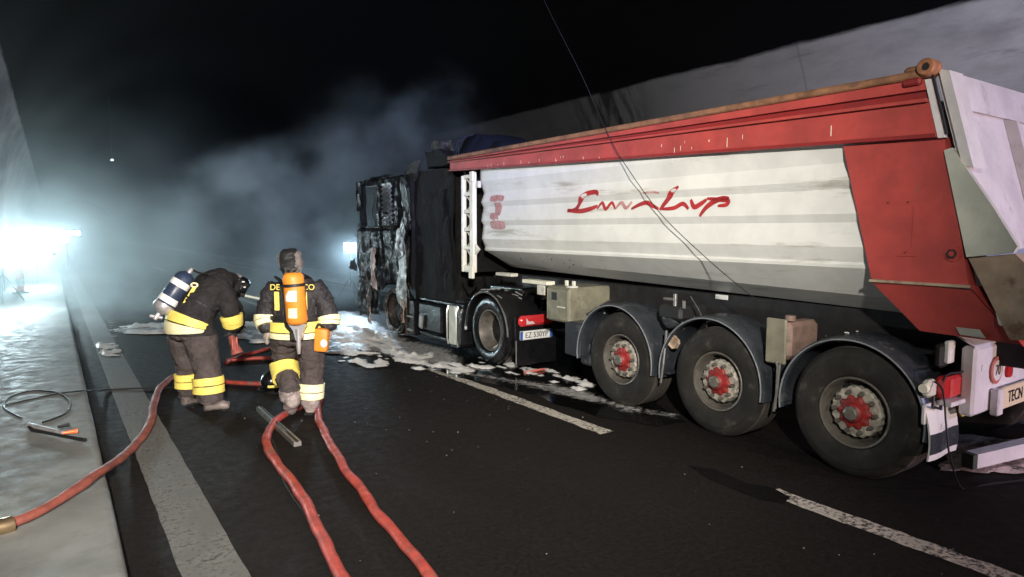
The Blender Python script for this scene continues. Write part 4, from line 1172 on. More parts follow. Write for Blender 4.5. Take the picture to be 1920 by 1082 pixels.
for i in range(25):
    a = math.radians(100 + 165 * i / 24); row = []
    for r_ in (.235, .25, .262, .272):
        rr_ = r_ - (.05 * math.sin(PI * i / 24) if r_ < .24 else 0)
        row.append(Vector((.13 - (r_ - .235) * 2.0 + .01 * noise.noise(Vector((a * 5, r_ * 30, 0))), -rr_ * math.cos(a) * -1, rr_ * math.sin(a) * 1)))
    rows.append(row)
mb.loft(rows, closed=False, cap=False); obj('pale_rim_crescent', mb, 'foam', dwp, True, True, 180)  # foam-coloured crescent painted where light falls inside the dish
c_ = copy_tree(dwp, TU); c_.location = Vector((XR - .02, 8.20, .52)) - TU.location; c_.rotation_euler = (0, 0, PI)
mb = MB(); mb.cyl((5.5, 8.2, .52), (7.4, 8.2, .52), .09, None, 12); obj('rear_axle', mb, 'chassis', TU, True)
# drive mudguard, wet black with bright rim
prof = [(0.02, .57), (-.01, .58), (-.01, .60), (.04, .612), (.25, .615), (.50, .61), (.60, .60), (.50, .595), (.25, .60), (.04, .597), (.02, .57)]
mg = obj('mudguard', MB().lathe(prof, 'X', (XL, 8.22, .50), 36, math.radians(-5), math.radians(185)).rough(.012, 6), 'gloss_black', TU, True, angle=45)
mb = MB(); mb.tube([(XL - .012, 8.22 + .585 * math.cos(a), .50 + .585 * math.sin(a)) for a in [math.radians(60 + 120 * k / 24) for k in range(25)]], .013, 6); obj('bright_edge', mb, 'steel', mg, True)
mb = MB()
for k in range(60):
    a = math.radians(random.uniform(15, 125)); x = XL + random.uniform(-.01, .5); l = random.uniform(.03, .12); r_ = .622
    mb.tube([(x + .02 * j, 8.22 + r_ * math.cos(a + l * j * .5), .50 + r_ * math.sin(a + l * j * .5)) for j in range(3)], random.uniform(.003, .008), 4)
obj('foam_streaks', mb, 'slush', mg)['kind'] = 'stuff'
# tail of the tractor: lamp, number plate, mudflap
TY = 7.52
lamp = obj('tail_lamp', MB().box((XL + .40, TY, .72), (.62, .08, .15), .04), 'lamp_red', TU, True)
mb = MB(); mb.prism([(XL + .20, TY - .043, .675), (XL + .35, TY - .043, .675), (XL + .31, TY - .043, .715), (XL + .24, TY - .043, .715), (XL + .20, TY - .043, .765)], (0, .004, 0)); obj('lamp_reflector', mb, 'lamp_pale', lamp)
np_ = obj('number_plate', MB().box((XL + .385, TY - .02, .52), (.56, .02, .125), .004), 'white_plate', TU)
obj('plate_band', MB().box((XL + .125, TY - .031, .52), (.045, .004, .118), .001), 'plate_blue', np_)
obj('plate_band', MB().box((XL + .645, TY - .031, .52), (.045, .004, .118), .001), 'plate_blue', np_)
text('plate_lettering', 'EZ 530YP', .108, 'ink', np_, (XL + .385, TY - .034, .518), (PI / 2, 0, 0), sx=.92)
mfp = obj('mudflap', MB().box((XL + .42, TY + .02, .27), (.70, .015, .36), .005).rough(.006, 5), 'gloss_black', TU)
obj('flap_edge', MB().box((XL + .065, TY + .015, .27), (.01, .02, .36), .002), 'steel', mfp)
obj('lamp_panel', MB().box((XL + .42, TY + .05, .58), (.72, .03, .42), .01), 'gloss_black', TU)
mb = MB(); mb.tube([(XL + .12, TY - .1, .02), (XL + .4, TY - .12, .03), (XL + .5, TY - .1, .02)], .018, 6); tag(obj('red_reflector_strip', mb, 'sign_red'), 'broken red plastic strip lying under the tractor mudflap', 'debris')
# hanging pipes and lines behind the cab
mb = MB()
for k in range(5):
    mb.tube(smooth_path([(XL + .3 + .2 * k, 9.5, 1.2 + .1 * k), (XL + .3 + .2 * k, 9.2, .95), (XL + .3 + .15 * k, 8.95, 1.15)], 5), .014, 5)
obj('air_lines', mb, 'gloss_black', TU)['kind'] = 'stuff'
mb = MB(); mb.box((6.4, 8.3, 1.10), (1.6, .9, .10), .02); obj('fifth_wheel', mb, 'gloss_black', TU)

# ================================================================== WIRES
w_ = [PX(1442, 577, XL - .04), PX(1400, 548, XL - .05), PX(1320, 480, XL - .06), PX(1240, 402, XL - .07), PX(1180, 320, XL - .08), PX(1143, 258, XL - .08), PX(1090, 140, XL - .02), PX(1020, 0, XL + .1), PX(985, -90, XL + .3)]
w_.append(Vector((w_[-1].x + .1, w_[-1].y + .3, 7.45)))
tag(obj('hanging_wire', MB().tube(smooth_path(w_, 8), .0042, 5), 'black', None, True), 'thin black wire hanging from the vault across the trailer side', 'wire')
w_ = [PX(1752, 715, XL - .0), PX(1768, 735, XL - .04), PX(1774, 800, XL - .10), PX(1782, 860, XL - .12), G(1805, 916, .012), G(1850, 908, .012), G(1925, 899, .012)]
tag(obj('trailing_wire', MB().tube(smooth_path(w_, 8), .007, 5), 'black', None, True), 'loose black wire hanging from the trailer tail lamp to the road', 'wire')

# ================================================================== HOSES
def hose(name, px, r, mat, label, z=None, group='fire hoses', flat=.85, twist=0.0):
    pts = []
    for i, q in enumerate(px):
        zz_ = (q[2] if len(q) > 2 else 0.0) + r * flat + .004
        pts.append(G(q[0], q[1], zz_))
    P_ = smooth_path(pts, 14)
    for p_ in P_:
        w_n = noise.noise_vector(p_ * 2.3) * .018 + noise.noise_vector(p_ * 7) * .005
        p_.x += w_n.x; p_.y += w_n.y
    R__ = [r * (1 + .13 * noise.noise(p_ * 5)) for p_ in P_]
    o = obj(name, MB().tube(P_, R__, 14, flat, True, twist), mat, None, True, angle=80)
    return tag(o, label, 'hose', group)
h1 = hose('fire_hose', [(665, 1130), (640, 1082), (608, 1010), (580, 955), (548, 905), (515, 862), (500, 828), (508, 798), (536, 776), (570, 760), (600, 742)], .040, 'hose', 'red fire hose curving from bottom centre round the metal bar to the boots', flat=.8)
h2 = hose('fire_hose', [(845, 1130), (808, 1082), (760, 1022), (706, 958), (655, 888), (622, 838), (604, 800), (596, 772), (600, 745)], .038, 'hose', 'straight red fire hose running from bottom centre up to the right-hand boot', flat=.8)
h3 = hose('fire_hose', [(5, 986, .15), (60, 966, .15), (130, 926, .15), (185, 888, .15), (210, 872, .08), (250, 838, 0), (280, 796, 0), (292, 750, 0), (305, 722, 0), (340, 700, 0), (395, 694, 0)], .042, 'hose_brown', 'dirty dull red hose lying over the kerb at lower left', flat=.75)
cp = obj('coupling', MB().tube([G(22, 982, .19), G(10, 986, .19), G(-2, 989, .19)], [.052, .05, .055], 14), 'brass', h3, True)
hose('fire_hose', [(425, 676), (470, 672), (520, 671), (600, 672)], .036, 'hose', 'bright red level hose behind the two firefighters, lower of the crossing pair', flat=.8)
hose('fire_hose', [(424, 680), (450, 667), (480, 660), (515, 650), (560, 640)], .034, 'hose', 'red hose slanting up to the right behind the firefighters, upper of the crossing pair', flat=.8)
h6 = hose('fire_hose', [(374, 716), (395, 712), (430, 717), (465, 719), (500, 720)], .034, 'hose', 'short red hose length between the bent firefighter and the black helmet', flat=.8)
obj('coupling', MB().tube([G(368, 708, .05), G(372, 716, .05), G(384, 716, .05)], [.045, .05, .05], 12), 'silver', h6, True)
tag(obj('thin_cable', MB().tube(smooth_path([G(505, 815, .012), G(520, 850, .012), G(530, 895, .012), G(552, 935, .012), G(590, 985, .012)], 8), .009, 6), 'black', None, True), 'thin black cable lying along the inside of the curved red hose', 'cable')
# metal bar on the road
p0, p1 = G(486, 766, .03), G(558, 832, .03)
d_ = (p1 - p0).normalized(); sd = d_.cross(Vector((0, 0, 1)))
mb = MB(); mb.loft([[p0 + sd * .03 + Vector((0, 0, -.025)), p0 - sd * .03 + Vector((0, 0, -.025)), p0 - sd * .03 + Vector((0, 0, .02)), p0 + sd * .03 + Vector((0, 0, .02))], [p1 + sd * .035 + Vector((0, 0, -.025)), p1 - sd * .035 + Vector((0, 0, -.025)), p1 - sd * .035 + Vector((0, 0, .02)), p1 + sd * .035 + Vector((0, 0, .02))]])
bar = obj('metal_bar', mb, 'steel'); tag(bar, 'flat scorched metal bar lying across the curved hose on the road', 'bar')
mb = MB(); mb.tube([p0 + Vector((0, 0, .022)), p1 + Vector((0, 0, .022))], .012, 6); obj('bar_groove', mb, 'char', bar)
# thin hose with lance on the walkway
ZW = .155
lp = [G(170, 812, ZW), G(110, 800, ZW), G(40, 784, ZW), G(8, 764, ZW), G(20, 744, ZW), G(60, 733, ZW), G(105, 736, ZW), G(130, 752, ZW), G(126, 772, ZW), G(104, 784, ZW), G(80, 792, ZW)]
lp2 = [G(10, 760, ZW), G(60, 748, ZW), G(110, 738, ZW), G(150, 733, ZW), G(200, 731, .02), G(260, 728, .02), G(330, 727, .02)]
tag(obj('thin_hose', MB().tube(smooth_path(lp[2:], 10), .011, 6), 'black', None, True), 'thin black hose coiled in a loop on the walkway', 'hose')
tag(obj('thin_hose', MB().tube(smooth_path(lp2, 10), .010, 6), 'black', None, True), 'thin black line running from the walkway loop across the road edge', 'hose')
la = thing('spray_lance', 'small silver hand lance with black trigger lying on the walkway', 'lance', G(100, 805, ZW))
q0, q1 = G(54, 798, ZW + .03), G(118, 812, ZW + .03)
obj('barrel', MB().tube([q0, q0.lerp(q1, .5), q1], [.030, .024, .018], 10), 'silver', la, True)
obj('tip', MB().tube([q1, G(146, 808, ZW + .03)], [.012, .022], 8), 'cone_orange', la, True)
obj('trigger', MB().tube([G(108, 800, ZW + .06), G(130, 796, ZW + .06)], [.014, .018], 6), 'black', la, True)
obj('grip', MB().tube([q0, G(60, 806, ZW + .02), G(110, 816, ZW + .02), G(160, 825, ZW + .02)], [.02, .016, .013, .016], 8), 'black', la, True)
# coil on the kerb: hook of the lance
# ================================================================== DEBRIS BEHIND THE TRAILER
e0, e1 = G(1822, 862, .10), G(1975, 826, .16)
d_ = (e1 - e0).normalized(); sd = Vector((-d_.y, d_.x, 0))
def beam_ring(p): return [p + sd * .05 + Vector((0, 0, -.06)), p - sd * .05 + Vector((0, 0, -.06)), p - sd * .05 + Vector((0, 0, .06)), p + sd * .05 + Vector((0, 0, .06))]
bb = obj('fallen_beam', MB().loft([beam_ring(e0), beam_ring(e1), beam_ring(e1 + d_ * 1.2)]), 'rear_white'); tag(bb, 'white underrun beam torn off and lying behind the trailer', 'beam')
mb = MB(); mb.loft([beam_ring(e0 - d_ * .05), beam_ring(e0 - d_ * .003)]); obj('beam_cap', mb, 'green_end', bb)
mb = MB(); rows = []
for i in range(31):
    row = []
    for k in range(19):
        a, b_ = G(1760 + 210 * i / 30, 885 + 10 * i / 30), G(1790 + 200 * i / 30, 815 + 20 * i / 30)
        p = a.lerp(b_, k / 18)
        q = noise.noise_vector(p * 6) * .05 + noise.noise_vector(p * 15) * .025
        ed = min(i, 30 - i, k, 18 - k) / 6.0
        row.append(p + Vector((q.x, q.y, .012 + min(1, ed) * (.03 + abs(q.z) * 1.1))))
    rows.append(row)
mb.loft(rows, closed=False, cap=False); tag(obj('foil_sheet', mb, 'foil', None, True, angle=30), 'crumpled shiny metal foil sheet on the road behind the last wheel', 'foil')

# ================================================================== PEOPLE
def remeshed(mb, voxel, smooth_it=4):
    me = bpy.data.meshes.new('tmp'); bmesh.ops.recalc_face_normals(mb.bm, faces=mb.bm.faces); mb.bm.to_mesh(me); mb.bm.free()
    o = bpy.data.objects.new('tmp', me); COL.objects.link(o)
    r = o.modifiers.new('r', 'REMESH'); r.mode = 'VOXEL'; r.voxel_size = voxel
    if smooth_it:
        s_ = o.modifiers.new('s', 'SMOOTH'); s_.factor = .5; s_.iterations = smooth_it
    dg = bpy.context.evaluated_depsgraph_get()
    out = bpy.data.meshes.new_from_object(o.evaluated_get(dg))
    bpy.data.objects.remove(o); bpy.data.meshes.remove(me)
    return out
def sections(path, ra, rb=None, right=None, seg=20, n=6):
    """dense elliptical rings along a smoothed path; returns list of (ring)"""
    rb = rb or ra
    P = smooth_path(path, n)
    A = [v.x for v in smooth_path([(a, 0, 0) for a in ra], n)]; B = [v.x for v in smooth_path([(a, 0, 0) for a in rb], n)]
    rings = []; side = Vector(right).normalized() if right else None
    prev = None
    for i, p in enumerate(P):
        d = (P[min(i + 1, len(P) - 1)] - P[max(i - 1, 0)]).normalized()
        if side is None:
            s0 = prev if prev is not None else (Vector((1, 0, 0)) if abs(d.x) < .8 else Vector((0, 1, 0)))
        else: s0 = side
        s1 = (s0 - d * s0.dot(d)).normalized(); prev = s1
        f = d.cross(s1).normalized()
        rings.append((p, s1, f, A[i], B[i]))
    return rings
def ringpts(s, k=1.0, add=0.0, seg=20):
    p, s1, f, a, b = s
    return [p + s1 * ((a * k + add) * math.cos(t)) + f * ((b * k + add) * math.sin(t)) for t in [2 * PI * j / seg for j in range(seg)]]
def band(name, secs, t0, t1, parent, mat, add=.032, seg=28):
    n = len(secs) - 1
    def at(t):
        x = t * n; i = min(int(x), n - 1); fr_ = x - i; a, b2 = secs[i], secs[i + 1]
        return (a[0].lerp(b2[0], fr_), a[1].lerp(b2[1], fr_).normalized(), a[2].lerp(b2[2], fr_).normalized(), a[3] + (b2[3] - a[3]) * fr_, a[4] + (b2[4] - a[4]) * fr_)
    ts = [t0 + (t1 - t0) * k / 4 for k in range(5)]
    rings = [ringpts(at(ts[0]), 1, add - .022, seg)] + [ringpts(at(t), 1, add, seg) for t in ts] + [ringpts(at(ts[-1]), 1, add - .022, seg)]
    return obj(name, MB().loft(rings).rough(.006, 14, t0 * 9), mat, parent, True, True, 50)
def glove(parent, wrist, tip, out, mat, curl=.5, scale=1.0):
    """hand with palm, four bent fingers and a thumb leaving the side of the palm"""
    w, t, o_ = Vector(wrist), Vector(tip), Vector(out).normalized()
    d = (t - w).normalized(); o_ = (o_ - d * o_.dot(d)).normalized(); sd_ = d.cross(o_)
    mb = MB(); L = .095 * scale
    mb.loft([ringpts((w + d * (L * k - .03), sd_, o_, a * scale, b * scale)) for k, a, b in ((0, .036, .034), (.35, .042, .030), (.75, .050, .026), (1.25, .048, .022))])
    for i, (off, ln) in enumerate(((-.036, .070), (-.012, .082), (.013, .078), (.036, .060))):
        b0 = w + d * (L * 1.15 - .03) + sd_ * off * scale
        p1_ = b0 + (d * .5 * ln - o_ * curl * .2 * ln) * scale; p2_ = p1_ + (d * (1 - curl) * .35 * ln - o_ * curl * .45 * ln) * scale; p3_ = p2_ + (d * (.6 - curl) * .3 * ln - o_ * curl * .4 * ln) * scale
        mb.tube([b0, p1_, p2_, p3_], [.0125 * scale, .012 * scale, .011 * scale, .009 * scale], 8)
    b0 = w + d * (L * .3) + sd_ * .036 * scale
    mb.tube([b0, b0 + (sd_ * .030 + d * .03 - o_ * .01) * scale, b0 + (sd_ * .034 + d * .062 - o_ * .03 * (1 + curl)) * scale], [.016 * scale, .014 * scale, .010 * scale], 8)
    me = remeshed(mb, .006, 2); me.materials.clear(); me.materials.append(MT[mat])
    for p in me.polygons: p.use_smooth = True
    return link('glove', me, parent)
def make_body(parent, parts, seed, regions, fold=.017):
    mb = MB()
    for secs in parts: mb.loft([ringpts(s) for s in secs])
    me = remeshed(mb, .016, 5)
    me.materials.clear()
    names = [r[0] for r in regions]
    for nme in names: me.materials.append(MT[nme])
    nrm = [v.normal.copy() for v in me.vertices]
    for v, nn in zip(me.vertices, nrm):
        p = Vector(v.co)
        w_n = noise.noise_vector(p * 3.5 + Vector((seed, 0, seed)))
        q = p + w_n * .10
        rid = 1 - 2.4 * abs(noise.noise(Vector((q.x * 6, q.y * 6, q.z * 12 + seed))))
        rid2 = 1 - 2.4 * abs(noise.noise(Vector((q.x * 13, q.y * 13, q.z * 22 + seed * 3))))
        f = .75 * rid + .4 * rid2 + .5 * noise.noise(p * 5)
        if p.z < .12: f *= .3
        v.co = p + nn * (fold * f)
    for p in me.polygons:
        p.use_smooth = True
        for i, (nme, test) in enumerate(regions):
            if test(p.center): p.material_index = i; break
    me.update()
    return link('body', me, parent)

# ---------- firefighter bending forward over the nozzle
P1 = G(375, 765)
F1 = thing('person', 'firefighter bent forward in dark turnout gear with yellow bands, handling a nozzle', 'person', P1, -YAW, 'firefighters')
lat = (.72, -.69, 0)
t1 = sections([(-.10, 0, .80), (-.10, .01, .92), (-.06, .04, 1.04), (.0, .10, 1.17), (.09, .19, 1.31), (.155, .28, 1.40), (.21, .38, 1.42), (.235, .45, 1.40)], [.25, .275, .27, .25, .25, .20, .10, .075], [.17, .20, .205, .20, .19, .16, .09, .07], lat)
lR = sections([(.02, -.03, .92), (.07, -.05, .74), (.13, -.09, .52), (.155, -.11, .34), (.165, -.12, .16), (.165, -.12, .10)], [.17, .165, .135, .135, .135, .125], [.17, .16, .13, .125, .12, .11])
lL = sections([(-.20, .06, .92), (-.20, .08, .74), (-.19, .11, .52), (-.18, .12, .34), (-.18, .12, .16), (-.18, .12, .10)], [.15, .145, .115, .112, .108, .10], [.15, .14, .115, .11, .105, .10])
fR = sections([(.12, -.16, .075), (.20, -.11, .07), (.30, -.08, .055), (.36, -.06, .05)], [.06, .065, .06, .045], [.072, .062, .05, .04])
fL = sections([(-.22, .06, .075), (-.17, .13, .07), (-.12, .22, .055), (-.08, .27, .05)], [.06, .065, .06, .045], [.07, .06, .05, .04])
aR = sections([(.18, .20, 1.36), (.26, .13, 1.28), (.32, .09, 1.16), (.355, .08, 1.04), (.355, .12, .93), (.35, .15, .88)], [.125, .112, .098, .09, .078, .066])
aL = sections([(.06, .34, 1.38), (.05, .46, 1.28), (.16, .52, 1.12), (.26, .46, 1.0), (.32, .36, .90)], [.12, .115, .10, .085, .07])
hd = sections([(.23, .42, 1.40), (.23, .50, 1.36), (.235, .56, 1.31), (.24, .60, 1.26), (.245, .62, 1.24)], [.06, .095, .105, .085, .05])
make_body(F1, [t1, lR, lL, fR, fL, aR, aL, hd], 2.0, [('boot', lambda c: c.z < .115), ('trousers', lambda c: c.z < .84), ('hood', lambda c: c.x > .30 and c.y > .36 and c.z > 1.2), ('jacket', lambda c: True)])
band('hem_band', t1, .075, .165, F1, 'reflect_pale', .032)
band('hem_band', t1, .178, .262, F1, 'reflect', .032)
band('sleeve_band', aR, .60, .70, F1, 'reflect'); band('sleeve_band', aR, .715, .80, F1, 'reflect')
for lg in (lR, lL):
    band('trouser_band', lg, .56, .645, F1, 'reflect'); band('trouser_band', lg, .657, .735, F1, 'reflect')
glove(F1, (.35, .15, .87), (.32, .17, .74), (.8, -.4, .1), 'glove_dark', .7)
glove(F1, (.32, .36, .90), (.36, .30, .78), (-.3, .8, .1), 'glove_dark', .7)
# helmet worn low
HC = Vector((.245, .575, 1.315))
hm = MB(); hm.ball(HC, .145, 3, (1, 1, .95))
for v_ in list(hm.bm.verts):
    q = v_.co - HC; dn = Vector((.45, .55, -.75)).normalized()
    if q.dot(dn) > .05: v_.co -= dn * (q.dot(dn) - .05)
ho = obj('helmet', hm, 'gloss_black', F1, True, True, 60)
mb = MB(); mb.tube([(HC.x + .150 * (math.cos(a) * .66), HC.y + .150 * (-math.cos(a) * .75), HC.z + .150 * math.sin(a)) for a in [math.radians(60 + 100 * k / 14) for k in range(15)]], .022, 6, .6); obj('helmet_rim', mb, 'silver', ho, True, True)
for (x_, y_, z_) in ((.29, .455, 1.41), (.345, .475, 1.385), (.35, .485, 1.32)):
    mb = MB(); mb.box((x_, y_, z_), (.035, .02, .016), .004); obj('helmet_sticker', mb, 'white_print', ho, False, True)
# loose strap on the back
mb = MB(); mb.loft([[Vector((x_ + dx, y_, z_)) for dx in (-.022, .022)] + [Vector((x_ + dx, y_ + .02, z_)) for dx in (.022, -.022)] for x_, y_, z_ in ((-.10, -.165, 1.10), (-.06, -.14, 1.19), (-.02, -.09, 1.28), (.02, -.045, 1.37))]); obj('harness_strap', mb, 'reflect', F1, False, True)
mb = MB(); mb.tube([(.02 + .035 * math.cos(a), -.05, 1.39 + .022 * math.sin(a)) for a in [2 * PI * k / 12 for k in range(13)]], .010, 6); obj('harness_ring', mb, 'reflect_pale', F1, True, True)
band('jacket_seam', t1, .40, .412, F1, 'black', .020)
band('sleeve_cuff', aR, .90, .97, F1, 'black', .012)
band('jacket_seam', t2 if False else t1, .62, .63, F1, 'black', .020)
# breathing set of the bent firefighter
B1 = thing('breathing_apparatus', 'dark blue air cylinder with white labels on the bent firefighter\'s back', 'air cylinder', P1, -YAW, 'breathing sets')
def cyl_along(name, p0, p1, prof, mat, parent, seg=24):
    p0, p1 = Vector(p0), Vector(p1); L = (p1 - p0).length; d = (p1 - p0).normalized(); s1 = d.orthogonal().normalized(); f = d.cross(s1)
    return obj(name, MB().loft([[p0 + d * (h * L) + (s1 * math.cos(a) + f * math.sin(a)) * r_ for a in [2 * PI * k / seg for k in range(seg)]] for h, r_ in prof]), mat, parent, True, True, 50)
c0, c1 = Vector((-.32, -.12, 1.12)), Vector((-.08, .04, 1.52))
cyl_along('cylinder', c0, c1, ((0, .05), (.04, .085), (.12, .105), (.85, .105), (.93, .085), (1.0, .04)), 'navy', B1)
for a_, b_, mt in ((.20, .34, 'white_print'), (.62, .76, 'white_print')):
    s_ = cyl_along('label_band', c0.lerp(c1, a_), c0.lerp(c1, b_), ((0, .1065), (1, .1065)), mt, B1)
cyl_along('end_cap', c0.lerp(c1, -.08), c0.lerp(c1, .16), ((0, .04), (.3, .095), (.6, .112), (1, .110)), 'silver', B1)
cyl_along('valve', c0.lerp(c1, -.24), c0.lerp(c1, -.02), ((0, .022), (.4, .03), (.6, .022), (1, .03)), 'silver', B1, 12)
mb = MB(); mb.tube([c0.lerp(c1, -.16) + Vector((-.06, -.03, .01)), c0.lerp(c1, -.16) + Vector((.05, .02, -.02))], .018, 8); obj('valve_wheel', mb, 'silver', B1, True, True)
cyl_along('neck', c1.lerp(c0, .03), c1 + (c1 - c0) * .12, ((0, .035), (.6, .03), (1, .018)), 'silver', B1, 12)
mb = MB(); mb.loft([ringpts((c0.lerp(c1, t) + Vector((.10, .05, -.06)), Vector(lat), Vector((-.6, -.4, .65)).normalized(), .13 if 0 < t < 1 else .08, .025)) for t in (-.05, .1, .5, .9, 1.05)]); obj('back_plate', mb, 'black', B1, True, True)
mb = MB(); mb.tube(smooth_path([c1 + Vector((.02, .02, .04)), c1 + Vector((.08, .05, .0)), (.05, .16, 1.50), (.14, .24, 1.50)], 6), .012, 6); obj('air_line', mb, 'black', B1, True, True)
# nozzle in the gloved hands
nz = thing('hose_nozzle', 'dark red hose branch nozzle held low by the bent firefighter', 'nozzle', P1, -YAW)
cyl_along('barrel', (.34, .10, .80), (.42, .06, .60), ((0, .030), (.25, .045), (.5, .04), (.8, .06), (1, .065)), 'hose_brown', nz, 16)
for dx in (0, .05):
    mb = MB(); mb.tube([(.38 + dx, .02, .80), (.395 + dx, .0, .66)], .010, 6); obj('guard_bar', mb, 'hose', nz, True, True)
mb = MB(); mb.box((.33, .10, .72), (.05, .05, .14), .015); obj('pistol_grip', mb, 'char', nz, False, True)
pole = thing('pike_pole', 'grey pole held level between the two firefighters', 'pole', P1, -YAW)
mb = MB(); mb.tube([(.37, .44, 1.225), (.95, .70, 1.05)], .016, 8); obj('shaft', mb, 'greygreen', pole, True, True)
mb = MB(); mb.tube([(.37, .44, 1.225), (.33, .42, 1.24)], .022, 8); obj('end_cap', mb, 'black', pole, True, True)

# ---------- firefighter walking away
P2 = G(578, 777)
F2 = thing('person', 'firefighter walking away in foam-spattered jacket with orange air cylinder, left leg lifted', 'person', P2, -YAW, 'firefighters')
rx = (1, 0, 0)
t2 = sections([(-.115, .03, .78), (-.115, .03, .90), (-.115, .03, 1.04), (-.12, .04, 1.20), (-.125, .05, 1.34), (-.135, .055, 1.44), (-.15, .06, 1.51), (-.16, .06, 1.56)], [.24, .262, .25, .25, .255, .19, .085, .07], [.17, .185, .175, .17, .165, .125, .08, .07], rx)
rR = sections([(.01, .03, .90), (.03, .04, .74), (.045, .04, .52), (.035, .03, .34), (.025, .02, .16), (.025, .02, .09)], [.16, .15, .118, .112, .105, .095], [.16, .15, .12, .112, .105, .095])
rL = sections([(-.22, .04, .90), (-.27, .10, .74), (-.30, .16, .57), (-.27, .10, .46), (-.17, -.08, .31), (-.115, -.20, .21)], [.15, .14, .118, .112, .105, .092])
gR = sections([(.03, -.05, .075), (.025, .04, .075), (.01, .14, .06), (.0, .20, .045)], [.055, .062, .06, .04], [.075, .065, .05, .035], rx)
gL = sections([(-.085, -.245, .215), (-.105, -.20, .17), (-.14, -.13, .09), (-.155, -.09, .05)], [.055, .065, .062, .042], [.06, .062, .055, .035], rx)
bL = sections([(-.30, .05, 1.38), (-.38, .05, 1.27), (-.42, .04, 1.14), (-.425, .02, 1.04), (-.40, -.02, .95), (-.395, -.03, .91)], [.12, .108, .10, .096, .082, .066])
bR = sections([(.06, .05, 1.38), (.15, .05, 1.28), (.215, .04, 1.16), (.245, .02, 1.05), (.25, .0, .97), (.25, .0, .94)], [.12, .104, .096, .09, .076, .062])
h2_ = sections([(-.155, .06, 1.52), (-.165, .065, 1.58), (-.172, .07, 1.66), (-.175, .07, 1.74), (-.175, .07, 1.785)], [.075, .108, .124, .108, .055], [.08, .115, .13, .112, .06], rx)
make_body(F2, [t2, rR, rL, gR, gL, bL, bR, h2_], 5.0, [('foam_boot', lambda c: c.z < .20 or (c.z < .30 and c.y < -.05)), ('trousers', lambda c: c.z < .83), ('hood_pale', lambda c: c.z > 1.575 and abs(c.x + .166) > .080), ('hood', lambda c: c.z > 1.53 and abs(c.x + .16) < .12), ('jacket_wet', lambda c: True)], .017)
band('hem_band', t2, .085, .150, F2, 'reflect_pale', .032)
band('hem_band', t2, .165, .265, F2, 'reflect', .032)
band('sleeve_band', bL, .52, .63, F2, 'reflect_pale'); band('sleeve_band', bL, .645, .75, F2, 'reflect_pale')
band('sleeve_band', bR, .56, .66, F2, 'reflect_pale'); band('sleeve_band', bR, .672, .76, F2, 'reflect_pale')
band('trouser_band', rR, .60, .685, F2, 'reflect_pale'); band('trouser_band', rR, .70, .775, F2, 'reflect_pale')
band('trouser_band', rL, .46, .68, F2, 'reflect', .040)
band('jacket_seam', bL, .30, .312, F2, 'black', .020)
band('jacket_seam', bR, .30, .312, F2, 'black', .020)
band('sleeve_cuff', bL, .90, .97, F2, 'black', .012)
band('sleeve_cuff', bR, .90, .97, F2, 'black', .012)
mb = MB(); mb.box((.025, .06, .018), (.11, .27, .036), .012); obj('boot_sole', mb, 'black', F2, False, True)
glove(F2, (-.395, -.03, .92), (-.44, -.05, .78), (-.6, -.6, .1), 'skin_glove', .45)
glove(F2, (.25, .0, .95), (.235, -.02, .82), (.5, -.5, 0), 'skin_glove', .6)
# yellow chest-back patches and lettering beside the cylinder
for x_ in (-.255, .035):
    mb = MB(); mb.box((x_, -.135, 1.25), (.055, .014, .20), .006, Matrix.Rotation(.10 if x_ > 0 else -.10, 4, 'Z')); obj('back_patch', mb, 'reflect', F2, False, True)
tx = text('jacket_lettering', 'DE', .085, 'reflect', F2, (0, 0, 0), (PI / 2, 0, 0)); tx.location = (-.265, -.150, 1.395)
tx = text('jacket_lettering', 'CO', .085, 'reflect', F2, (0, 0, 0), (PI / 2, 0, 0)); tx.location = (.085, -.145, 1.395)
B2 = thing('breathing_apparatus', 'orange air cylinder with black strap on the walking firefighter\'s back', 'air cylinder', P2, -YAW, 'breathing sets')
c0, c1 = Vector((.0, -.27, 1.02)), Vector((-.035, -.27, 1.56))
cyl_along('cylinder', c0, c1, ((0, .06), (.03, .09), (.08, .106), (.90, .106), (.96, .095), (1.0, .07)), 'orange', B2, 28)
cyl_along('strap', c0.lerp(c1, .73), c0.lerp(c1, .79), ((0, .110), (1, .110)), 'black', B2, 28)
mb = MB(); mb.lathe([(0, .1075), (.11, .1075)], 'Z', (c0.lerp(c1, .5).x, -.27, 1.27), 10, math.radians(230), math.radians(295)); obj('label', mb, 'white_print', B2, True, True)
mb = MB(); mb.lathe([(0, .1075), (.10, .1075)], 'Z', (c0.lerp(c1, .2).x, -.27, 1.10), 10, math.radians(240), math.radians(290)); obj('label', mb, 'reflect_pale', B2, True, True)
mb = MB()
for k in range(7):
    a = k * .9
    mb.tube([(-.035 + .07 * math.cos(a), -.27 + .06 * math.sin(a), 1.55), (-.03 + .08 * math.cos(a + .5), -.27 + .07 * math.sin(a + .5), 1.60), (-.03 + .05 * math.cos(a + 1.2), -.26, 1.585)], .014, 5)
obj('cylinder_crown', mb, 'burnt_bare', B2, True, True)['kind'] = 'stuff'
mb = MB(); mb.loft([ringpts((Vector((-.06, -.165, z_)), Vector((1, 0, 0)), Vector((0, 1, 0)), a_, .03)) for z_, a_ in ((.90, .07), (.98, .12), (1.2, .11), (1.4, .13), (1.5, .10))]); obj('back_plate', mb, 'black', B2, True, True)
mb = MB(); mb.prism([(-.09, -.30, 1.03), (.10, -.30, 1.03), (.06, -.30, .96), (.035, -.30, .86), (-.015, -.30, .86), (-.04, -.30, .96)], (0, .06, 0)); obj('valve_block', mb, 'silver', B2, False, True)
cyl_along('valve', (.01, -.29, .98), (.012, -.29, .72), ((0, .03), (.4, .022), (.7, .026), (1, .015)), 'silver', B2, 12)
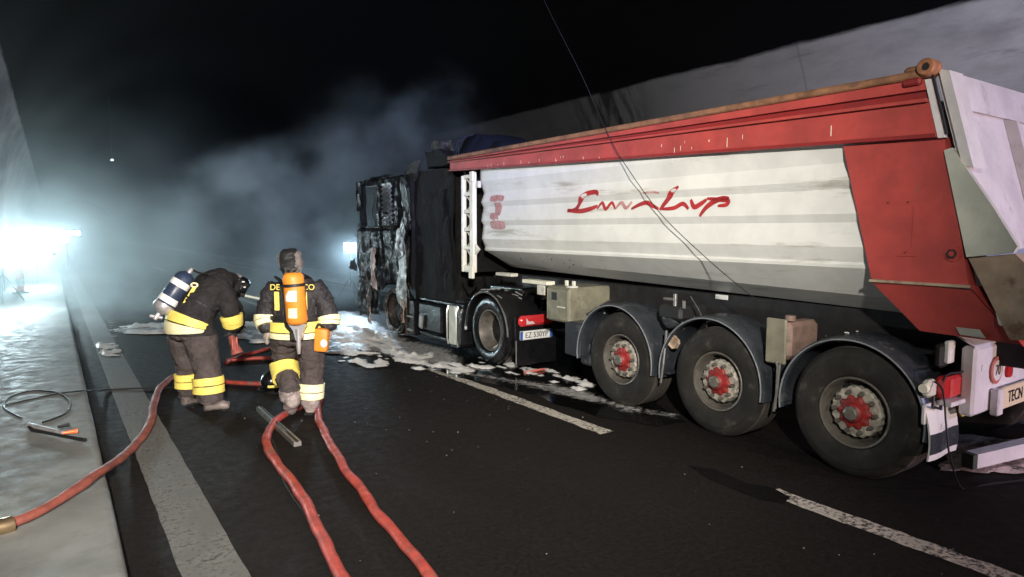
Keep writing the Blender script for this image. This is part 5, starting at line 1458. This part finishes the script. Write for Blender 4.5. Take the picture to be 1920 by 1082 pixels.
mb = MB(); mb.box((-.03, -.22, .90), (.13, .09, .11), .02); obj('pressure_reducer', mb, 'black', B2, False, True)
mb = MB(); mb.loft([ringpts((Vector((-.115, .02, z_)), Vector((1, 0, 0)), Vector((0, 1, 0)), .272, .205), seg=28) for z_ in (1.045, 1.085)]); obj('waist_belt', mb, 'black', B2, True, True)
for sx_ in (-1, 1):
    mb = MB(); mb.tube(smooth_path([(-.10 + .09 * sx_, -.16, 1.45), (-.12 + .15 * sx_, -.10, 1.50), (-.125 + .165 * sx_, .05, 1.475), (-.12 + .17 * sx_, .20, 1.38)], 5), .022, 6, .5); obj('shoulder_strap', mb, 'black', B2, True, True)
# orange case carried at the hip
cs = thing('carrying_case', 'orange plastic case carried at the walking firefighter\'s right hip', 'case', P2, -YAW)
mb = MB(); mb.box((.19, -.08, .83), (.145, .11, .25), .03, Matrix.Rotation(.08, 4, 'Y'), 2); obj('shell', mb, 'orange', cs, True, True)
mb = MB(); mb.ball((.225, -.135, .80), .038, 2, (1, .4, 1.2)); obj('badge', mb, 'white_print', cs, True, True)
mb = MB(); mb.tube([(.13, -.08, .95), (.16, -.09, 1.0), (.22, -.08, .99), (.25, -.07, .94)], .014, 6); obj('handle', mb, 'black', cs, True, True)
# black helmet lying on the road
hp = G(512, 733)
HT = thing('fire_helmet', 'shiny black helmet with yellow trim lying on the road between the firefighters', 'helmet', hp, -YAW)
hm = MB(); hm.ball((0, 0, .13), .15, 3, (.95, 1.1, .9))
for v_ in hm.bm.verts: v_.co.z = max(v_.co.z, .03)
obj('shell', hm, 'gloss_black', HT, True, True, 60)
mb = MB(); mb.lathe([(.03, .145), (.025, .185), (.035, .187), (.045, .15)], 'Z', (0, 0, 0), 30); obj('brim', mb, 'gloss_black', HT, True, True)
mb = MB(); mb.box((.06, -.14, .09), (.14, .02, .035), .008, Matrix.Rotation(.3, 4, 'Z')); obj('trim', mb, 'reflect', HT, False, True)
mb = MB(); mb.tube([(-.13, -.02, .04), (-.12, -.09, .02), (-.02, -.16, .015), (.10, -.19, .015), (.2, -.12, .02)], .012, 6); obj('chin_strap', mb, 'char', HT, True, True)
mb = MB(); mb.lathe([(.10, .151), (.14, .145), (.20, .10)], 'Z', (0, 0, 0), 12, math.radians(150), math.radians(230)); obj('visor', mb, 'silver', HT, True, True)

# ================================================================== LIGHTS IN THE TUNNEL
def flood_stand(px, py, Y, label, watts, lens='flood', heads=2, col=(.70, .93, 1.0), tgt=None, size=.40):
    c_ = PY(px, py, Y)
    t = thing('floodlight_stand', label, 'floodlight', (c_.x, c_.y, .16 if c_.x < .2 else 0), 0, 'floodlights set up in the tunnel')
    b0_ = Vector(t.location)
    for k in range(3):
        a = 2 * PI * k / 3 + .5
        obj('leg', MB().tube([b0_ + Vector((.45 * math.cos(a), .45 * math.sin(a), .01)), b0_ + Vector((0, 0, .75))], .016, 6), 'lamp_body', t)
    obj('mast', MB().tube([b0_ + Vector((0, 0, .3)), Vector((c_.x, c_.y, c_.z - .1))], .022, 8), 'lamp_body', t)
    obj('cross_bar', MB().box((c_.x, c_.y + .02, c_.z - .16), (heads * (size + .06), .05, .04), .006), 'lamp_body', t)
    for k in range(heads):
        x = c_.x + (k - (heads - 1) / 2) * (size + .05)
        hd_ = obj('lamp_head', MB().box((x, c_.y + .05, c_.z), (size, .10, size * .62), .02), 'lamp_body', t)
        obj('lens', MB().box((x, c_.y - .008, c_.z), (size * .9, .012, size * .52), .002), lens, hd_)
    s_ = spot('floodlight_beam', (c_.x, c_.y - .12, c_.z), tgt or (1.2, 4.0, .2), watts, col, 84, .7, .2)
    return t
flood_stand(2, 466, 21.0, 'nearest floodlight stand, glaring at the left picture edge beside the tunnel wall', 2200, heads=4, size=.50)
flood_stand(66, 449, 29.0, 'middle floodlight stand glaring at the far end of the walkway', 1500, heads=4, size=.44)
flood_stand(124, 437, 38.0, 'farthest floodlight stand glaring at the vanishing point of the road', 1500, heads=3, size=.34)
flood_stand(656, 462, 17.0, 'lone bluish floodlight glaring just ahead of the burnt cab', 600, 'flood_blue', 1, (.62, .82, 1.0), (4.4, 12.0, .3), .34)
# striped marker post on the walkway
mkp = PY(38, 532, 24.0)
mk = thing('marker_post', 'orange and white banded marker post on the far walkway by the floodlights', 'marker post', (mkp.x, mkp.y, .16))
for k in range(5):
    z_ = .16 + k * .2
    obj('band', MB().tube([(mkp.x, mkp.y, z_ + .001), (mkp.x, mkp.y, z_ + .199)], [.10, .10], 14), 'cone_orange' if k % 2 == 0 else 'white_plate', mk, True)
obj('base', MB().box((mkp.x, mkp.y, .18), (.4, .4, .05), .01), 'black', mk)
# small pilot lamp high on the vault
pp = PY(210, 300, 30.0)
tag(obj('pilot_lamp', MB().box(pp, (.09, .05, .07), .01), 'tiny_lamp'), 'tiny lit lamp hanging high in the smoke left of centre', 'lamp')
tag(obj('lamp_wire', MB().tube([pp + Vector((0, 0, .03)), Vector((pp.x, pp.y, cz + math.sqrt(max(.1, rr * rr - (pp.x - cx) ** 2))))], .006, 5), 'black'), 'thin wire from which the tiny lamp hangs', 'wire')

# ================================================================== SMOKE
m = bpy.data.materials.new('smoke'); m.use_nodes = True; nt = m.node_tree
nt.nodes.remove(nt.nodes['Principled BSDF'])
vol = N(nt, 'ShaderNodeVolumePrincipled')
vol.inputs['Color'].default_value = (.72, .84, .87, 1)
vol.inputs['Anisotropy'].default_value = 0.25
tc = N(nt, 'ShaderNodeTexCoord'); sp = N(nt, 'ShaderNodeSeparateXYZ')
nt.links.new(tc.outputs['Object'], sp.inputs[0])
mp = N(nt, 'ShaderNodeMapping'); mp.inputs['Scale'].default_value = (1, .7, 1)
nt.links.new(tc.outputs['Object'], mp.inputs['Vector'])
n1 = noise_n(nt, mp.outputs[0], .62, 6, .60)
n2 = noise_n(nt, mp.outputs[0], .34, 3, .5)
near = maprange(nt, sp.outputs[1], 13.4, 15.5, 0.0, 1.0)
far = maprange(nt, sp.outputs[1], 21.0, 18.0, 0.0, 1.0)
top = math_n(nt, 'ADD', math_n(nt, 'MULTIPLY', sp.outputs[0], .50), math_n(nt, 'ADD', 1.9, math_n(nt, 'MULTIPLY', math_n(nt, 'SUBTRACT', n2, .5), 6.0)))
low = maprange(nt, math_n(nt, 'SUBTRACT', top, sp.outputs[2]), -.3, .9, 0.0, 1.0)
bil = maprange(nt, n1, .40, .62, .04, 1.7)
plume = math_n(nt, 'MULTIPLY', math_n(nt, 'MULTIPLY', near, far), math_n(nt, 'MULTIPLY', low, bil))
side = math_n(nt, 'MULTIPLY', maprange(nt, sp.outputs[0], 5.0, .0), math_n(nt, 'MULTIPLY', maprange(nt, sp.outputs[1], 13.0, 20.0), math_n(nt, 'MULTIPLY', maprange(nt, sp.outputs[2], 6.5, 1.2), maprange(nt, n1, .36, .64, .35, 1.5))))
thin = math_n(nt, 'MULTIPLY', maprange(nt, sp.outputs[1], 12.0, 18.0), math_n(nt, 'MULTIPLY', maprange(nt, sp.outputs[2], 5.0, 1.2, .04, 1.0), .010))
den = math_n(nt, 'ADD', math_n(nt, 'ADD', math_n(nt, 'MULTIPLY', plume, .175), math_n(nt, 'MULTIPLY', side, .052)), thin)
nt.links.new(den, vol.inputs['Density'])
nt.links.new(vol.outputs[0], nt.nodes['Material Output'].inputs['Volume'])
MT['smoke'] = m
mb = MB()
r2 = rr - .03
ins = [(cx + r2, .17)] + [(cx + r2 * math.cos(a), cz + r2 * math.sin(a)) for a in [PI * k / 24 for k in range(25)]] + [(cx - r2, .17)]
mb.loft([[Vector((x, y, z)) for x, z in ins] for y in (11.5, 149.0)])
tag(obj('smoke', mb, 'smoke'), 'pale smoke drifting through the far part of the tunnel', 'smoke', kind='stuff')
